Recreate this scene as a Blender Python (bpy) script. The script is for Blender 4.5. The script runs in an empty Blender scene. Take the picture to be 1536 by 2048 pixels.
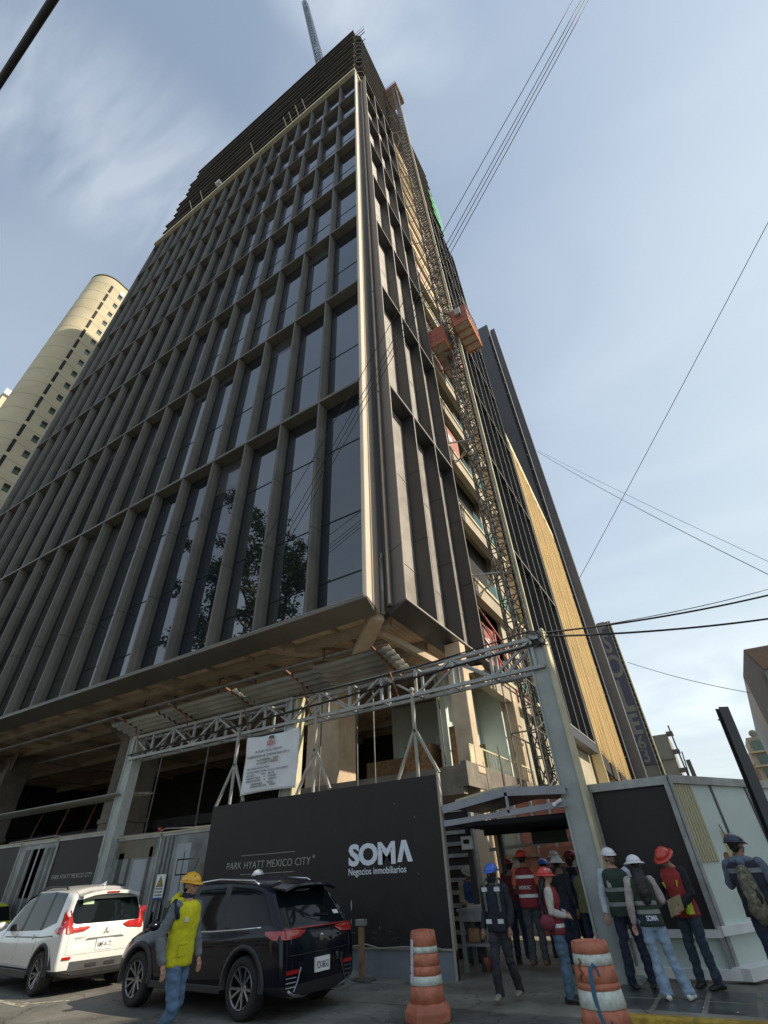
import bpy, bmesh, math, random
from mathutils import Vector, Matrix, noise
R_ = math.radians
random.seed(7)
sc = bpy.context.scene
col = sc.collection

# ---------------------------------------------------------------- camera
cam = bpy.data.cameras.new('camera'); co = bpy.data.objects.new('camera', cam); col.objects.link(co)
cam.sensor_fit = 'HORIZONTAL'; cam.sensor_width = 36; cam.lens = 935 / 1536 * 36
cam.clip_start = 0.05; cam.clip_end = 3000
RT = Matrix(((0.8501515338063281, 0.3508017211962536, 0.3926582763326064),
             (0.5248483299281156, -0.5048921669670284, -0.6852868963485342),
             (-0.04214973473719602, 0.7886837465937053, -0.6133525476595822)))
co.matrix_world = Matrix.Translation((0, 0, 1.6)) @ RT.to_4x4()
sc.camera = co
# ---------------------------------------------------------------- light
SUN_EL, SUN_AZ = 37.0, 14.0        # azimuth measured from +X towards +Y
sc.view_settings.view_transform = 'Standard'; sc.view_settings.look = 'None'
sc.view_settings.exposure = 1.08; sc.view_settings.gamma = 1
w = bpy.data.worlds.new('World'); sc.world = w; w.use_nodes = True
nt = w.node_tree; nt.nodes.clear()
def WN(t, **k):
    n = nt.nodes.new(t)
    for a, b in k.items(): setattr(n, a, b)
    return n
L = nt.links.new
sky = WN('ShaderNodeTexSky', sky_type='NISHITA', sun_disc=False, sun_elevation=R_(SUN_EL), sun_rotation=R_(90 - SUN_AZ))
sky.air_density = 1.25; sky.dust_density = 2.6; sky.ozone_density = 1.5; sky.altitude = 2200
tc = WN('ShaderNodeTexCoord')
# thin clouds: laid out by direction, flattened on to a high plane
sep = WN('ShaderNodeSeparateXYZ'); L(tc.outputs['Generated'], sep.inputs[0])
zz = WN('ShaderNodeMath', operation='MAXIMUM'); L(sep.outputs[2], zz.inputs[0]); zz.inputs[1].default_value = 0.06
dv = WN('ShaderNodeVectorMath', operation='DIVIDE'); L(tc.outputs['Generated'], dv.inputs[0])
cb = WN('ShaderNodeCombineXYZ')
for i in range(3): L(zz.outputs[0], cb.inputs[i])
L(cb.outputs[0], dv.inputs[1])
def mth(op, a, b=None):
    m = WN('ShaderNodeMath', operation=op)
    for i, q in enumerate((a, b)):
        if q is None: continue
        if isinstance(q, (int, float)): m.inputs[i].default_value = q
        else: L(q, m.inputs[i])
    return m.outputs[0]
def blob(cx, cy, ax, ay, rot):     # one bank of cloud: soft ellipse on the cloud plane
    m = WN('ShaderNodeMapping', vector_type='TEXTURE'); m.inputs['Location'].default_value = (cx, cy, 0); m.inputs['Rotation'].default_value = (0, 0, R_(rot)); m.inputs['Scale'].default_value = (ax, ay, 1)
    L(dv.outputs[0], m.inputs[0]); sx = WN('ShaderNodeSeparateXYZ'); L(m.outputs[0], sx.inputs[0])
    d = mth('ADD', mth('POWER', mth('ABSOLUTE', sx.outputs[0]), 2), mth('POWER', mth('ABSOLUTE', sx.outputs[1]), 2))
    r = WN('ShaderNodeMapRange', interpolation_type='SMOOTHSTEP'); L(d, r.inputs[0]); r.inputs['From Min'].default_value = 1; r.inputs['From Max'].default_value = 0
    return r.outputs[0]
def streak(rot, sx, sy, sc2, lo, hi, det=5):
    m = WN('ShaderNodeMapping'); m.inputs['Rotation'].default_value = (0, 0, R_(rot)); m.inputs['Scale'].default_value = (sx, sy, 1); L(dv.outputs[0], m.inputs[0])
    n = WN('ShaderNodeTexNoise'); n.inputs['Scale'].default_value = sc2; n.inputs['Detail'].default_value = det; n.inputs['Roughness'].default_value = .5; n.inputs['Distortion'].default_value = .4; L(m.outputs[0], n.inputs['Vector'])
    r = WN('ShaderNodeMapRange'); r.inputs['From Min'].default_value = lo; r.inputs['From Max'].default_value = hi; L(n.outputs[0], r.inputs[0]); return r.outputs[0]
left = mth('MULTIPLY', blob(-.50, -.02, .36, .20, 62), streak(-62, 3.5, 14, 1, .34, .66))
top = mth('MULTIPLY', blob(-.02, .10, .20, .09, 50), streak(-50, 3, 7, 1, .25, .75))
low = mth('MULTIPLY', blob(.35, 4.6, 1.6, 1.9, 0), streak(0, 1.2, .6, 1, .36, .62))
allc = mth('ADD', mth('MULTIPLY', left, .25), mth('ADD', mth('MULTIPLY', top, .5), mth('MULTIPLY', low, .6)))
faint = mth('MULTIPLY', streak(20, .9, 1.6, 1.2, .42, .8), .18)
cfac = mth('MINIMUM', mth('ADD', allc, faint), .85)
# haze: thicker towards the horizon and towards the sun
hz = mth('POWER', mth('SUBTRACT', 1, mth('MAXIMUM', mth('MINIMUM', sep.outputs[2], 1), 0)), 1.6)
dp = WN('ShaderNodeVectorMath', operation='DOT_PRODUCT'); L(tc.outputs['Generated'], dp.inputs[0]); dp.inputs[1].default_value = (.74, .44, .51)
sg_ = mth('POWER', mth('MAXIMUM', dp.outputs['Value'], 0), 3)
hf = mth('MINIMUM', mth('ADD', mth('ADD', mth('MULTIPLY', hz, .72), mth('MULTIPLY', sg_, .46)), .24), .93)
veil = WN('ShaderNodeMix', data_type='RGBA'); L(hf, veil.inputs[0])
L(sky.outputs[0], veil.inputs[6]); veil.inputs[7].default_value = (3.75, 4.2, 4.25, 1)
cm = WN('ShaderNodeMix', data_type='RGBA'); L(cfac, cm.inputs[0]); L(veil.outputs[2], cm.inputs[6]); cm.inputs[7].default_value = (5.3, 5.7, 5.9, 1)
bg = WN('ShaderNodeBackground'); bg.inputs[1].default_value = 0.097; L(cm.outputs[2], bg.inputs[0])
wo = WN('ShaderNodeOutputWorld'); L(bg.outputs[0], wo.inputs[0])
sl = bpy.data.lights.new('sun', 'SUN'); sl.energy = 2.9; sl.angle = R_(.6); sl.color = (1, .88, .70)
so = bpy.data.objects.new('sun', sl); col.objects.link(so)
sd = Vector((math.cos(R_(SUN_EL)) * math.cos(R_(SUN_AZ)), math.cos(R_(SUN_EL)) * math.sin(R_(SUN_AZ)), math.sin(R_(SUN_EL))))
so.rotation_euler = sd.to_track_quat('Z', 'Y').to_euler()
CAM = Vector((0, 0, 1.6))
def ray(u, v): return RT @ Vector((u - 768, -(v - 1024), -935))

# ---------------------------------------------------------------- materials
def mat(name, c, rough=.6, metal=0, var=.12, scale=4, bump=0, bscale=40, ior=1.5, coat=0, c2=None, dirt=0, emit=0):
    m = bpy.data.materials.new(name); m.use_nodes = True
    N = m.node_tree.nodes; K = m.node_tree.links.new; b = N['Principled BSDF']
    b.inputs['Roughness'].default_value = rough; b.inputs['Metallic'].default_value = metal; b.inputs['IOR'].default_value = ior
    b.inputs['Coat Weight'].default_value = coat; b.inputs['Coat Roughness'].default_value = .05
    t = N.new('ShaderNodeTexCoord')
    n = N.new('ShaderNodeTexNoise'); n.inputs['Scale'].default_value = scale; n.inputs['Detail'].default_value = 6; n.inputs['Roughness'].default_value = .62
    K(t.outputs['Object'], n.inputs['Vector'])
    r = N.new('ShaderNodeValToRGB')
    lo = [max(0, x * (1 - var * 1.6)) for x in c]; hi = [min(1, x * (1 + var)) for x in (c2 or c)]
    r.color_ramp.elements[0].position = .3; r.color_ramp.elements[1].position = .72
    r.color_ramp.elements[0].color = (*lo, 1); r.color_ramp.elements[1].color = (*hi, 1)
    K(n.outputs[0], r.inputs[0]); out = r.outputs[0]
    if dirt:
        n2 = N.new('ShaderNodeTexNoise'); n2.inputs['Scale'].default_value = scale * .23; n2.inputs['Detail'].default_value = 8; K(t.outputs['Object'], n2.inputs['Vector'])
        mr = N.new('ShaderNodeMapRange'); mr.inputs['From Min'].default_value = .45; mr.inputs['From Max'].default_value = .7; K(n2.outputs[0], mr.inputs[0])
        mm = N.new('ShaderNodeMath'); mm.operation = 'MULTIPLY'; mm.inputs[1].default_value = dirt; K(mr.outputs[0], mm.inputs[0])
        mx = N.new('ShaderNodeMix'); mx.data_type = 'RGBA'; K(mm.outputs[0], mx.inputs[0]); K(out, mx.inputs[6]); mx.inputs[7].default_value = (c[0] * .45, c[1] * .42, c[2] * .38, 1)
        out = mx.outputs[2]
    K(out, b.inputs['Base Color'])
    if bump:
        n3 = N.new('ShaderNodeTexNoise'); n3.inputs['Scale'].default_value = bscale; n3.inputs['Detail'].default_value = 4; K(t.outputs['Object'], n3.inputs['Vector'])
        bp = N.new('ShaderNodeBump'); bp.inputs['Strength'].default_value = bump; bp.inputs['Distance'].default_value = .02
        K(n3.outputs[0], bp.inputs['Height']); K(bp.outputs[0], b.inputs['Normal'])
    if rough > .12 and metal == 0 and not coat:
        rr = N.new('ShaderNodeMapRange'); rr.inputs['To Min'].default_value = max(.05, rough - .12); rr.inputs['To Max'].default_value = min(1, rough + .12)
        K(n.outputs[0], rr.inputs[0]); K(rr.outputs[0], b.inputs['Roughness'])
    if emit:
        b.inputs['Emission Color'].default_value = (*c, 1); b.inputs['Emission Strength'].default_value = emit
    return m
def wave_bump(m, scale, axis, strength=.6, dist=.03):
    N = m.node_tree.nodes; K = m.node_tree.links.new; b = N['Principled BSDF']
    t = N.new('ShaderNodeTexCoord'); wv = N.new('ShaderNodeTexWave'); wv.bands_direction = axis; wv.inputs['Scale'].default_value = scale
    K(t.outputs['Object'], wv.inputs['Vector']); bp = N.new('ShaderNodeBump'); bp.inputs['Strength'].default_value = strength; bp.inputs['Distance'].default_value = dist
    K(wv.outputs[1], bp.inputs['Height']); K(bp.outputs[0], b.inputs['Normal'])
    return m
M = {}
M['fin'] = mat('bronze_metal', (.138, .130, .110), .48, .0, .16, .8, .15, 9, dirt=.25)
M['clad'] = mat('black_cladding', (.042, .043, .046), .42, 0, .15, .7, dirt=.2)
M['screen'] = wave_bump(mat('metal_screen', (.30, .27, .235), .55, 0, .2, 1.2, dirt=.35), 9, 'Z', .25, .01)
M['edge'] = mat('pale_metal_and_sunlit_edge', (.34, .31, .26), .5, 0, .1, 2)
M['beige'] = wave_bump(mat('ribbed_beige_panel', (.62, .52, .42), .6, 0, .05, .6), 4, 'Y', .35, .02)
M['conc'] = mat('concrete', (.29, .25, .20), .85, 0, .18, 1.4, .5, 14, dirt=.5)
M['conc_bounce'] = mat('bounce_lit_concrete', (.56, .44, .31), .85, 0, .16, 1.2, .4, 14, dirt=.3)  # bounce light put into the colour of the near-corner concrete
M['mezz'] = mat('dark_concrete', (.20, .175, .14), .88, 0, .25, 1.6, .5, 12, dirt=.6)
M['fascia'] = mat('grey_fascia', (.30, .30, .32), .5, 0, .1, 3)
M['concl'] = mat('pale_concrete', (.42, .36, .27), .85, 0, .14, 1.1, .35, 18, dirt=.35)
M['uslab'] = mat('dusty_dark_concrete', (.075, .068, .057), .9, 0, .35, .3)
M['deck'] = wave_bump(mat('slab_deck', (.78, .60, .41), .8, 0, .16, .9, dirt=.35), 1.6, 'X', .7, .06)  # pale warm tone stands for sun bounced up off the ground
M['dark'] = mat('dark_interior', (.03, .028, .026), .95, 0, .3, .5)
M['netd'] = mat('black_netting', (.02, .022, .024), .9, 0, .3, 2)
M['green'] = mat('green_netting', (.03, .33, .12), .8, 0, .3, 3)
M['trim'] = mat('yellowish_beam', (.55, .50, .33), .7, 0, .15, 2)
M['wood'] = mat('warm_plaster', (.64, .45, .27), .85, 0, .16, .7, dirt=.3)
M['board'] = mat('timber', (.28, .17, .085), .8, 0, .3, 6)
M['steel'] = mat('galvanised_steel', (.36, .365, .35), .45, .35, .2, 5, dirt=.3)
M['rust'] = mat('rusty_steel', (.25, .12, .06), .8, .2, .4, 8)
M['corr'] = mat('corrugated_sheet', (.42, .42, .38), .5, .25, .15, 2, dirt=.4)
M['post'] = mat('grey_green_post', (.38, .41, .39), .55, 0, .12, 3, dirt=.3)
M['hoard'] = mat('black_hoarding', (.016, .0125, .012), .58, 0, .3, 3, .12, 60, dirt=.2)
M['hbase'] = mat('grey_hoarding_base', (.18, .195, .215), .6, 0, .12, 3, dirt=.35)
M['white'] = mat('white_paint', (.78, .78, .76), .5, 0, .06, 4)
M['lett'] = mat('lettering_white', (.72, .76, .82), .5, 0, .02, 4)
M['lett2'] = mat('lettering_silver', (.36, .36, .35), .5, 0, .04, 4)
M['pale'] = mat('pale_green_board', (.60, .68, .62), .55, 0, .07, 1.3, dirt=.3)
M['cream'] = mat('cream_sheet', (.48, .43, .27), .6, 0, .1, 2)
M['asph'] = mat('asphalt', (.185, .178, .155), .82, 0, .35, 1.1, .6, 90, dirt=.55)
def cracks(m, sc_, wd_, dark):
    N = m.node_tree.nodes; K = m.node_tree.links.new; b = N['Principled BSDF']; src = b.inputs['Base Color'].links[0].from_socket
    t = N.new('ShaderNodeTexCoord'); nz = N.new('ShaderNodeTexNoise'); nz.inputs['Scale'].default_value = 1.3; K(t.outputs['Object'], nz.inputs['Vector'])
    ad = N.new('ShaderNodeVectorMath'); ad.operation = 'MULTIPLY_ADD'; K(nz.outputs[1], ad.inputs[0]); ad.inputs[1].default_value = (.9, .9, 0); K(t.outputs['Object'], ad.inputs[2])
    v = N.new('ShaderNodeTexVoronoi'); v.feature = 'DISTANCE_TO_EDGE'; v.inputs['Scale'].default_value = sc_; K(ad.outputs[0], v.inputs['Vector'])
    r = N.new('ShaderNodeMapRange'); r.inputs['From Min'].default_value = 0; r.inputs['From Max'].default_value = wd_; r.inputs['To Min'].default_value = dark; r.inputs['To Max'].default_value = 1; K(v.outputs[0], r.inputs[0])
    v2 = N.new('ShaderNodeTexVoronoi'); v2.inputs['Scale'].default_value = sc_ * .45; K(ad.outputs[0], v2.inputs['Vector']); h = N.new('ShaderNodeMapRange'); h.inputs['To Min'].default_value = .72; h.inputs['To Max'].default_value = 1.2; K(v2.outputs[1], h.inputs[0])
    mu = N.new('ShaderNodeMath'); mu.operation = 'MULTIPLY'; K(r.outputs[0], mu.inputs[0]); K(h.outputs[0], mu.inputs[1])
    vm = N.new('ShaderNodeVectorMath'); vm.operation = 'SCALE'; K(src, vm.inputs[0]); K(mu.outputs[0], vm.inputs['Scale']); K(vm.outputs[0], b.inputs['Base Color'])
    return m
cracks(M['asph'], .8, .012, .35)
M['pave'] = mat('worn_concrete_pavement', (.27, .255, .21), .72, 0, .3, 1.5, .5, 50, dirt=.7)
cracks(M['pave'], .55, .010, .4)
M['kerb'] = mat('grey_kerb', (.27, .26, .24), .8, 0, .2, 5, .3, 40, dirt=.3)
M['yel'] = mat('worn_yellow_paint', (.50, .33, .045), .7, 0, .35, 9, .3, 40, dirt=.7)
M['line'] = mat('worn_paint_and_sun_patch', (.42, .40, .32), .8, 0, .7, 9, dirt=.9)
M['orange'] = mat('faded_orange_plastic', (.56, .19, .11), .6, 0, .22, 9, .2, 30, dirt=.75)
M['reflw'] = mat('worn_reflective_band', (.66, .70, .62), .5, 0, .2, 14, dirt=.5)
M['spray'] = mat('blue_spray_paint', (.045, .14, .22), .6, 0, .15, 20)
M['black'] = mat('black_plastic', (.018, .018, .019), .5, 0, .15, 5)
M['rubber'] = mat('tyre_rubber', (.022, .021, .02), .85, 0, .3, 9, .2, 60)
M['alloy'] = mat('alloy', (.26, .26, .27), .3, .8, .05, 5)
M['chrome'] = mat('chrome', (.72, .72, .72), .12, 1, .02, 5)
M['carblk'] = mat('dark_blue_black_paint', (.0035, .005, .011), .25, 0, .05, 3, coat=.55, ior=1.25)
M['carwht'] = mat('pearl_white_paint', (.66, .65, .62), .3, 0, .02, 3, coat=1)
M['carglass'] = mat('tinted_car_glass', (.006, .009, .010), .04, 0, .02, 3, ior=1.55)
M['carglass'].node_tree.nodes['Principled BSDF'].inputs['Specular IOR Level'].default_value = .2
M['redl'] = mat('red_lamp_lens', (.42, .018, .014), .15, 0, .2, 12, coat=1)
M['blind'] = mat('dusty_film', (.05, .052, .055), .12, 0, .2, 2, ior=1.9)
M['wire'] = mat('black_cable', (.012, .012, .013), .6)
M['orr'] = mat('hoist_red', (.38, .12, .08), .5, 0, .12, 3, dirt=.2)
M['ora'] = mat('hoist_orange', (.72, .28, .04), .5, 0, .08, 3)
M['floorp'] = mat('hoist_floor_plate', (.40, .345, .275), .7, 0, .12, 3)
M['mast'] = mat('grey_lattice_steel', (.15, .145, .13), .6, .4, .3, 6)
M['blues'] = mat('blue_crane_steel', (.08, .13, .21), .5, .2)
M['gold'] = mat('golden_cladding', (.74, .58, .32), .42, 0, .08, .4)
M['stone'] = mat('beige_stone', (.40, .36, .26), .8, 0, .1, .8, .2, 20, dirt=.25)
M['stoneg'] = mat('grey_stone', (.26, .25, .20), .8, 0, .12, .5, dirt=.2)
M['tower2'] = mat('lit_render', (.56, .49, .33), .8, 0, .10, .16, dirt=.3)
M['greyp'] = mat('slate_grey_panel', (.115, .115, .125), .5, 0, .08, .25)
M['purple'] = mat('purple_banner', (.09, .083, .12), .7, 0, .08, .5)
M['terra'] = mat('terracotta_panel', (.36, .13, .075), .75, 0, .15, 3)
M['leaf'] = mat('leaves', (.07, .11, .03), .6, 0, .5, 2)
M['bark'] = mat('bark', (.10, .075, .05), .9, 0, .3, 5)
M['ggl'] = mat('green_tinted_glass', (.09, .15, .12), .12, 0, .1, .5)
M['banner'] = mat('white_tarpaulin', (.70, .72, .74), .6, 0, .06, 2, .35, 5)
M['ink'] = mat('printed_ink', (.10, .10, .12), .7)
M['skin'] = mat('skin', (.46, .26, .175), .5, 0, .12, 30)
M['skin2'] = mat('skin_dark', (.26, .14, .09), .5, 0, .12, 30)
M['hair'] = mat('black_hair', (.012, .010, .009), .5, 0, .3, 60)
M['eyew'] = mat('eye', (.03, .02, .02), .2)
def glassm():
    m = bpy.data.materials.new('dark_reflective_glass'); m.use_nodes = True
    N = m.node_tree.nodes; K = m.node_tree.links.new; b = N['Principled BSDF']
    b.inputs['Base Color'].default_value = (.010, .013, .018, 1); b.inputs['Roughness'].default_value = .015; b.inputs['IOR'].default_value = 2.55
    t = N.new('ShaderNodeTexCoord'); n = N.new('ShaderNodeTexNoise'); n.inputs['Scale'].default_value = .35; n.inputs['Detail'].default_value = 1
    K(t.outputs['Object'], n.inputs['Vector']); bp = N.new('ShaderNodeBump'); bp.inputs['Strength'].default_value = .12; bp.inputs['Distance'].default_value = .05
    K(n.outputs[0], bp.inputs['Height']); K(bp.outputs[0], b.inputs['Normal'])
    return m
M['glass'] = glassm(); M['glass2'] = glassm(); M['glass3'] = glassm()
M['glass2'].node_tree.nodes['Principled BSDF'].inputs['Base Color'].default_value = (.022, .024, .026, 1); M['glass2'].node_tree.nodes['Principled BSDF'].inputs['Roughness'].default_value = .05
M['glass3'].node_tree.nodes['Principled BSDF'].inputs['Base Color'].default_value = (.008, .012, .02, 1); M['glass3'].node_tree.nodes['Principled BSDF'].inputs['IOR'].default_value = 2.05
def tglass(name, c, a):
    m = bpy.data.materials.new(name); m.use_nodes = True
    N = m.node_tree.nodes; K = m.node_tree.links.new; N.remove(N['Principled BSDF'])
    g = N.new('ShaderNodeBsdfGlossy'); g.inputs['Roughness'].default_value = .03; tr = N.new('ShaderNodeBsdfTransparent'); tr.inputs[0].default_value = (*c, 1)
    mx = N.new('ShaderNodeMixShader'); mx.inputs[0].default_value = a; K(tr.outputs[0], mx.inputs[1]); K(g.outputs[0], mx.inputs[2]); K(mx.outputs[0], N['Material Output'].inputs[0])
    return m
M['bglass'] = tglass('balustrade_glass', (.55, .80, .66), .22)

# ---------------------------------------------------------------- mesh builder
class MB:
    def __init__(s): s.v = []; s.f = []; s.m = []; s.c = 0
    def add(s, vs, fs, m=0):
        o = len(s.v); s.v += [tuple(p) for p in vs]
        for f in fs: s.f.append([i + o for i in f]); s.m.append(m)
    def box(s, x0, x1, y0, y1, z0, z1, m=0):
        s.add([(x0, y0, z0), (x1, y0, z0), (x1, y1, z0), (x0, y1, z0), (x0, y0, z1), (x1, y0, z1), (x1, y1, z1), (x0, y1, z1)],
              [(0, 3, 2, 1), (4, 5, 6, 7), (0, 1, 5, 4), (1, 2, 6, 5), (2, 3, 7, 6), (3, 0, 4, 7)], m); return s
    def quad(s, a, b, c, d, m=0): s.add([a, b, c, d], [(0, 1, 2, 3)], m); return s
    def prism(s, poly, z0, z1, m=0):        # poly in XY, extruded in Z
        n = len(poly); s.add([(x, y, z0) for x, y in poly] + [(x, y, z1) for x, y in poly],
              [tuple(range(n))[::-1], tuple(range(n, 2 * n))] + [(i, (i + 1) % n, (i + 1) % n + n, i + n) for i in range(n)], m); return s
    def slab(s, poly, d, m=0):              # poly of 3D points extruded by vector d
        n = len(poly); d = Vector(d); P = [Vector(p) for p in poly]
        s.add(P + [p + d for p in P], [tuple(range(n)), tuple(range(n, 2 * n))[::-1]] + [(i, i + n, (i + 1) % n + n, (i + 1) % n) for i in range(n)], m); return s
    def beam(s, p, q, w, h=None, m=0):
        p = Vector(p); q = Vector(q); h = h or w; d = (q - p)
        if d.length < 1e-6: return s
        d.normalize(); up = Vector((0, 0, 1)) if abs(d.z) < .95 else Vector((0, 1, 0))
        a = d.cross(up).normalized() * w / 2; b = d.cross(a).normalized() * h / 2
        s.add([p + a + b, p - a + b, p - a - b, p + a - b, q + a + b, q - a + b, q - a - b, q + a - b],
              [(0, 1, 2, 3), (7, 6, 5, 4), (0, 4, 5, 1), (1, 5, 6, 2), (2, 6, 7, 3), (3, 7, 4, 0)], m); return s
    def tube(s, pts, r, n=8, m=0, cap=True, ell=None):
        P = [Vector(p) for p in pts]; k = len(P); rs = r if isinstance(r, (list, tuple)) else [r] * k
        o = len(s.v); ref = None
        for i, p in enumerate(P):
            d = (P[min(i + 1, k - 1)] - P[max(i - 1, 0)]).normalized()
            if ref is None: ref = Vector((0, 0, 1)) if abs(d.z) < .9 else Vector((1, 0, 0))
            a = (ref - d * ref.dot(d)).normalized(); b = d.cross(a); ref = a
            ra, rb = rs[i] if isinstance(rs[i], tuple) else (rs[i], rs[i])
            for j in range(n):
                t = 2 * math.pi * j / n; s.v.append(tuple(p + a * ra * math.cos(t) + b * rb * math.sin(t)))
        for i in range(k - 1):
            for j in range(n): s.f.append([o + i * n + j, o + i * n + (j + 1) % n, o + (i + 1) * n + (j + 1) % n, o + (i + 1) * n + j]); s.m.append(m)
        if cap:
            s.f.append([o + j for j in range(n)][::-1]); s.m.append(m); s.f.append([o + (k - 1) * n + j for j in range(n)]); s.m.append(m)
        return s
    def lathe(s, prof, c=(0, 0, 0), n=24, m=0, cap=True, sx=1, sy=1):   # prof: (r, z[, m])
        o = len(s.v); k = len(prof)
        for q in prof:
            for j in range(n):
                t = 2 * math.pi * j / n; s.v.append((c[0] + q[0] * sx * math.cos(t), c[1] + q[0] * sy * math.sin(t), c[2] + q[1]))
        for i in range(k - 1):
            mi = prof[i][2] if len(prof[i]) > 2 else m
            for j in range(n): s.f.append([o + i * n + j, o + i * n + (j + 1) % n, o + (i + 1) * n + (j + 1) % n, o + (i + 1) * n + j]); s.m.append(mi)
        if cap:
            s.f.append([o + j for j in range(n)][::-1]); s.m.append(m); s.f.append([o + (k - 1) * n + j for j in range(n)]); s.m.append(m)
        return s
    def ball(s, c, r, m=0, n=10, k=7):
        rx, ry, rz = r if isinstance(r, tuple) else (r, r, r)
        prof = [(math.sin(math.pi * i / k), -math.cos(math.pi * i / k)) for i in range(k + 1)]
        o = len(s.v)
        for a, z in prof:
            for j in range(n):
                t = 2 * math.pi * j / n; s.v.append((c[0] + rx * max(a, .01) * math.cos(t), c[1] + ry * max(a, .01) * math.sin(t), c[2] + rz * z))
        for i in range(k):
            for j in range(n): s.f.append([o + i * n + j, o + i * n + (j + 1) % n, o + (i + 1) * n + (j + 1) % n, o + (i + 1) * n + j]); s.m.append(m)
        s.f.append([o + j for j in range(n)][::-1]); s.m.append(m); s.f.append([o + k * n + j for j in range(n)]); s.m.append(m)
        return s
    def xf(s, mtx):
        s.v = [tuple(mtx @ Vector(p)) for p in s.v]; return s
    def merge(s, o, dm=0):
        s.add(o.v, o.f); s.m[-len(o.f):] = [a + dm for a in o.m]; return s
    def build(s, name, mats, parent=None, smooth=False, bevel=0):
        me = bpy.data.meshes.new(name); me.from_pydata(s.v, [], s.f); me.update()
        if not isinstance(mats, (list, tuple)): mats = [mats]
        for a in mats: me.materials.append(M[a] if isinstance(a, str) else a)
        me.polygons.foreach_set('material_index', s.m)
        if smooth: me.polygons.foreach_set('use_smooth', [True] * len(s.f))
        me.update(); me.validate()
        o = bpy.data.objects.new(name, me); col.objects.link(o)
        if parent:
            o.parent = parent
            if parent.get('wc'): o.location = -parent.location      # part modelled in world coordinates
        if bevel:
            b = o.modifiers.new('b', 'BEVEL'); b.width = bevel; b.segments = 2; b.limit_method = 'ANGLE'
        return o
def tag(o, label=None, cat=None, group=None, kind=None):
    for k, v in (('label', label), ('category', cat), ('group', group), ('kind', kind)):
        if v: o[k] = v
    return o
def thing(name, label, cat, loc=(0, 0, 0), rz=0, group=None):
    o = bpy.data.objects.new(name, None); col.objects.link(o); o.empty_display_size = .2
    o.location = loc; o.rotation_euler = (0, 0, rz); return tag(o, label, cat, group)
def kids(o): return [c for c in bpy.data.objects if c.parent == o]
def copy_tree(o, parent=None):
    c = o.copy(); col.objects.link(c); c.parent = parent
    for ch in kids(o): copy_tree(ch, c)
    return c
def eval_mesh(o):
    ts = bpy.data.scenes.new('work'); ts.collection.objects.link(o); others = [m.object for m in o.modifiers if m.type == 'BOOLEAN']
    for q in others: ts.collection.objects.link(q)
    if o.parent: ts.collection.objects.link(o.parent)
    ts.view_layers[0].update(); dg = ts.view_layers[0].depsgraph; me = bpy.data.meshes.new_from_object(o.evaluated_get(dg), depsgraph=dg)
    o.modifiers.clear(); old = o.data; o.data = me; bpy.data.meshes.remove(old); bpy.data.scenes.remove(ts)
def text(s, size, name, mt, parent, mtx, bold=0, depth=.004, align='LEFT', sx=1, spacing=1, shear=0, fit=None):
    cu = bpy.data.curves.new(name, 'FONT'); cu.body = s; cu.size = size; cu.extrude = depth; cu.offset = bold; cu.align_x = align
    cu.space_character = spacing; cu.shear = shear; cu.resolution_u = 3
    o = bpy.data.objects.new(name, cu); ts = bpy.data.scenes.new('work'); ts.collection.objects.link(o); ts.view_layers[0].update(); dg = ts.view_layers[0].depsgraph
    me = bpy.data.meshes.new_from_object(o.evaluated_get(dg), depsgraph=dg); bpy.data.scenes.remove(ts)
    bpy.data.objects.remove(o)
    if fit:
        xs = [v.co.x for v in me.vertices]; sx = fit / max(.001, max(xs) - min(xs))
        if align == 'LEFT': me.transform(Matrix.Translation((-min(xs), 0, 0)))
    me.transform(Matrix.Diagonal((sx, 1, 1, 1))); me.transform(mtx); me.materials.clear(); me.materials.append(M[mt])
    o = bpy.data.objects.new(name, me); col.objects.link(o)
    if parent:
        o.parent = parent
        if parent.get('wc'): o.location = -parent.location
    return o
def wthing(*a, **k):
    o = thing(*a, **k); o['wc'] = 1; return o
def frontm(x, y, z): return Matrix.Translation((x, y, z)) @ Matrix.Rotation(R_(90), 4, 'X')     # text facing -Y
def facem(x, y, z, rz): return Matrix.Translation((x, y, z)) @ Matrix.Rotation(rz, 4, 'Z') @ Matrix.Rotation(R_(90), 4, 'X')

# ================================================================ SETTING
g = MB(); g.box(-600, 600, -400, 800, -.5, -.02); tag(g.build('ground', 'asph'), kind='structure')
g = MB(); g.box(-120, 60, -9, 9.45, -.02, .0); tag(g.build('road', 'asph'), kind='structure')
g = MB()      # pavement: driveway apron in front of the gate, raised to either side
g.box(-7.6, -2.35, 8.95, 26, -.018, .015); g.box(-120, -7.6, 9.6, 12.2, -.018, .12); g.box(-2.35, -.3, 9.0, 11.56, -.018, .06)
g.add([(-7.6, 9.6, .118), (-7.0, 9.6, .016), (-7.0, 11.1, .016), (-7.6, 11.1, .118)], [(0, 1, 2, 3)])
g.prism([(-.3, 9.06), (6, 10.7), (9, 40), (-.3, 12.6)], -.018, .06)
tag(g.build('pavement', 'pave'), kind='structure')
g = MB()
for i in range(14):   # large paving flags, darker than the pavement: laid 4 mm proud
    x = -2.3 + (i % 7) * .62; y = 9.35 + (i // 7) * .75
    g.box(x, x + .55, y, y + .66, .06, .064)
tag(g.build('paving_flags', mat('dark_paving', (.085, .09, .085), .35, 0, .4, 2.2)), kind='structure')
k = MB(); k.box(-120, -7.6, 9.45, 9.6, -.02, .118); tag(k.build('kerb', 'kerb', bevel=.015), kind='structure')
k = MB(); k.prism([(-2.5, 8.84), (-.3, 8.90), (6, 10.55), (6, 10.7), (-.3, 9.06), (-2.5, 9.0)], -.02, .08); tag(k.build('yellow_kerb', 'yel', bevel=.02), kind='structure')
k = MB()
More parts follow.
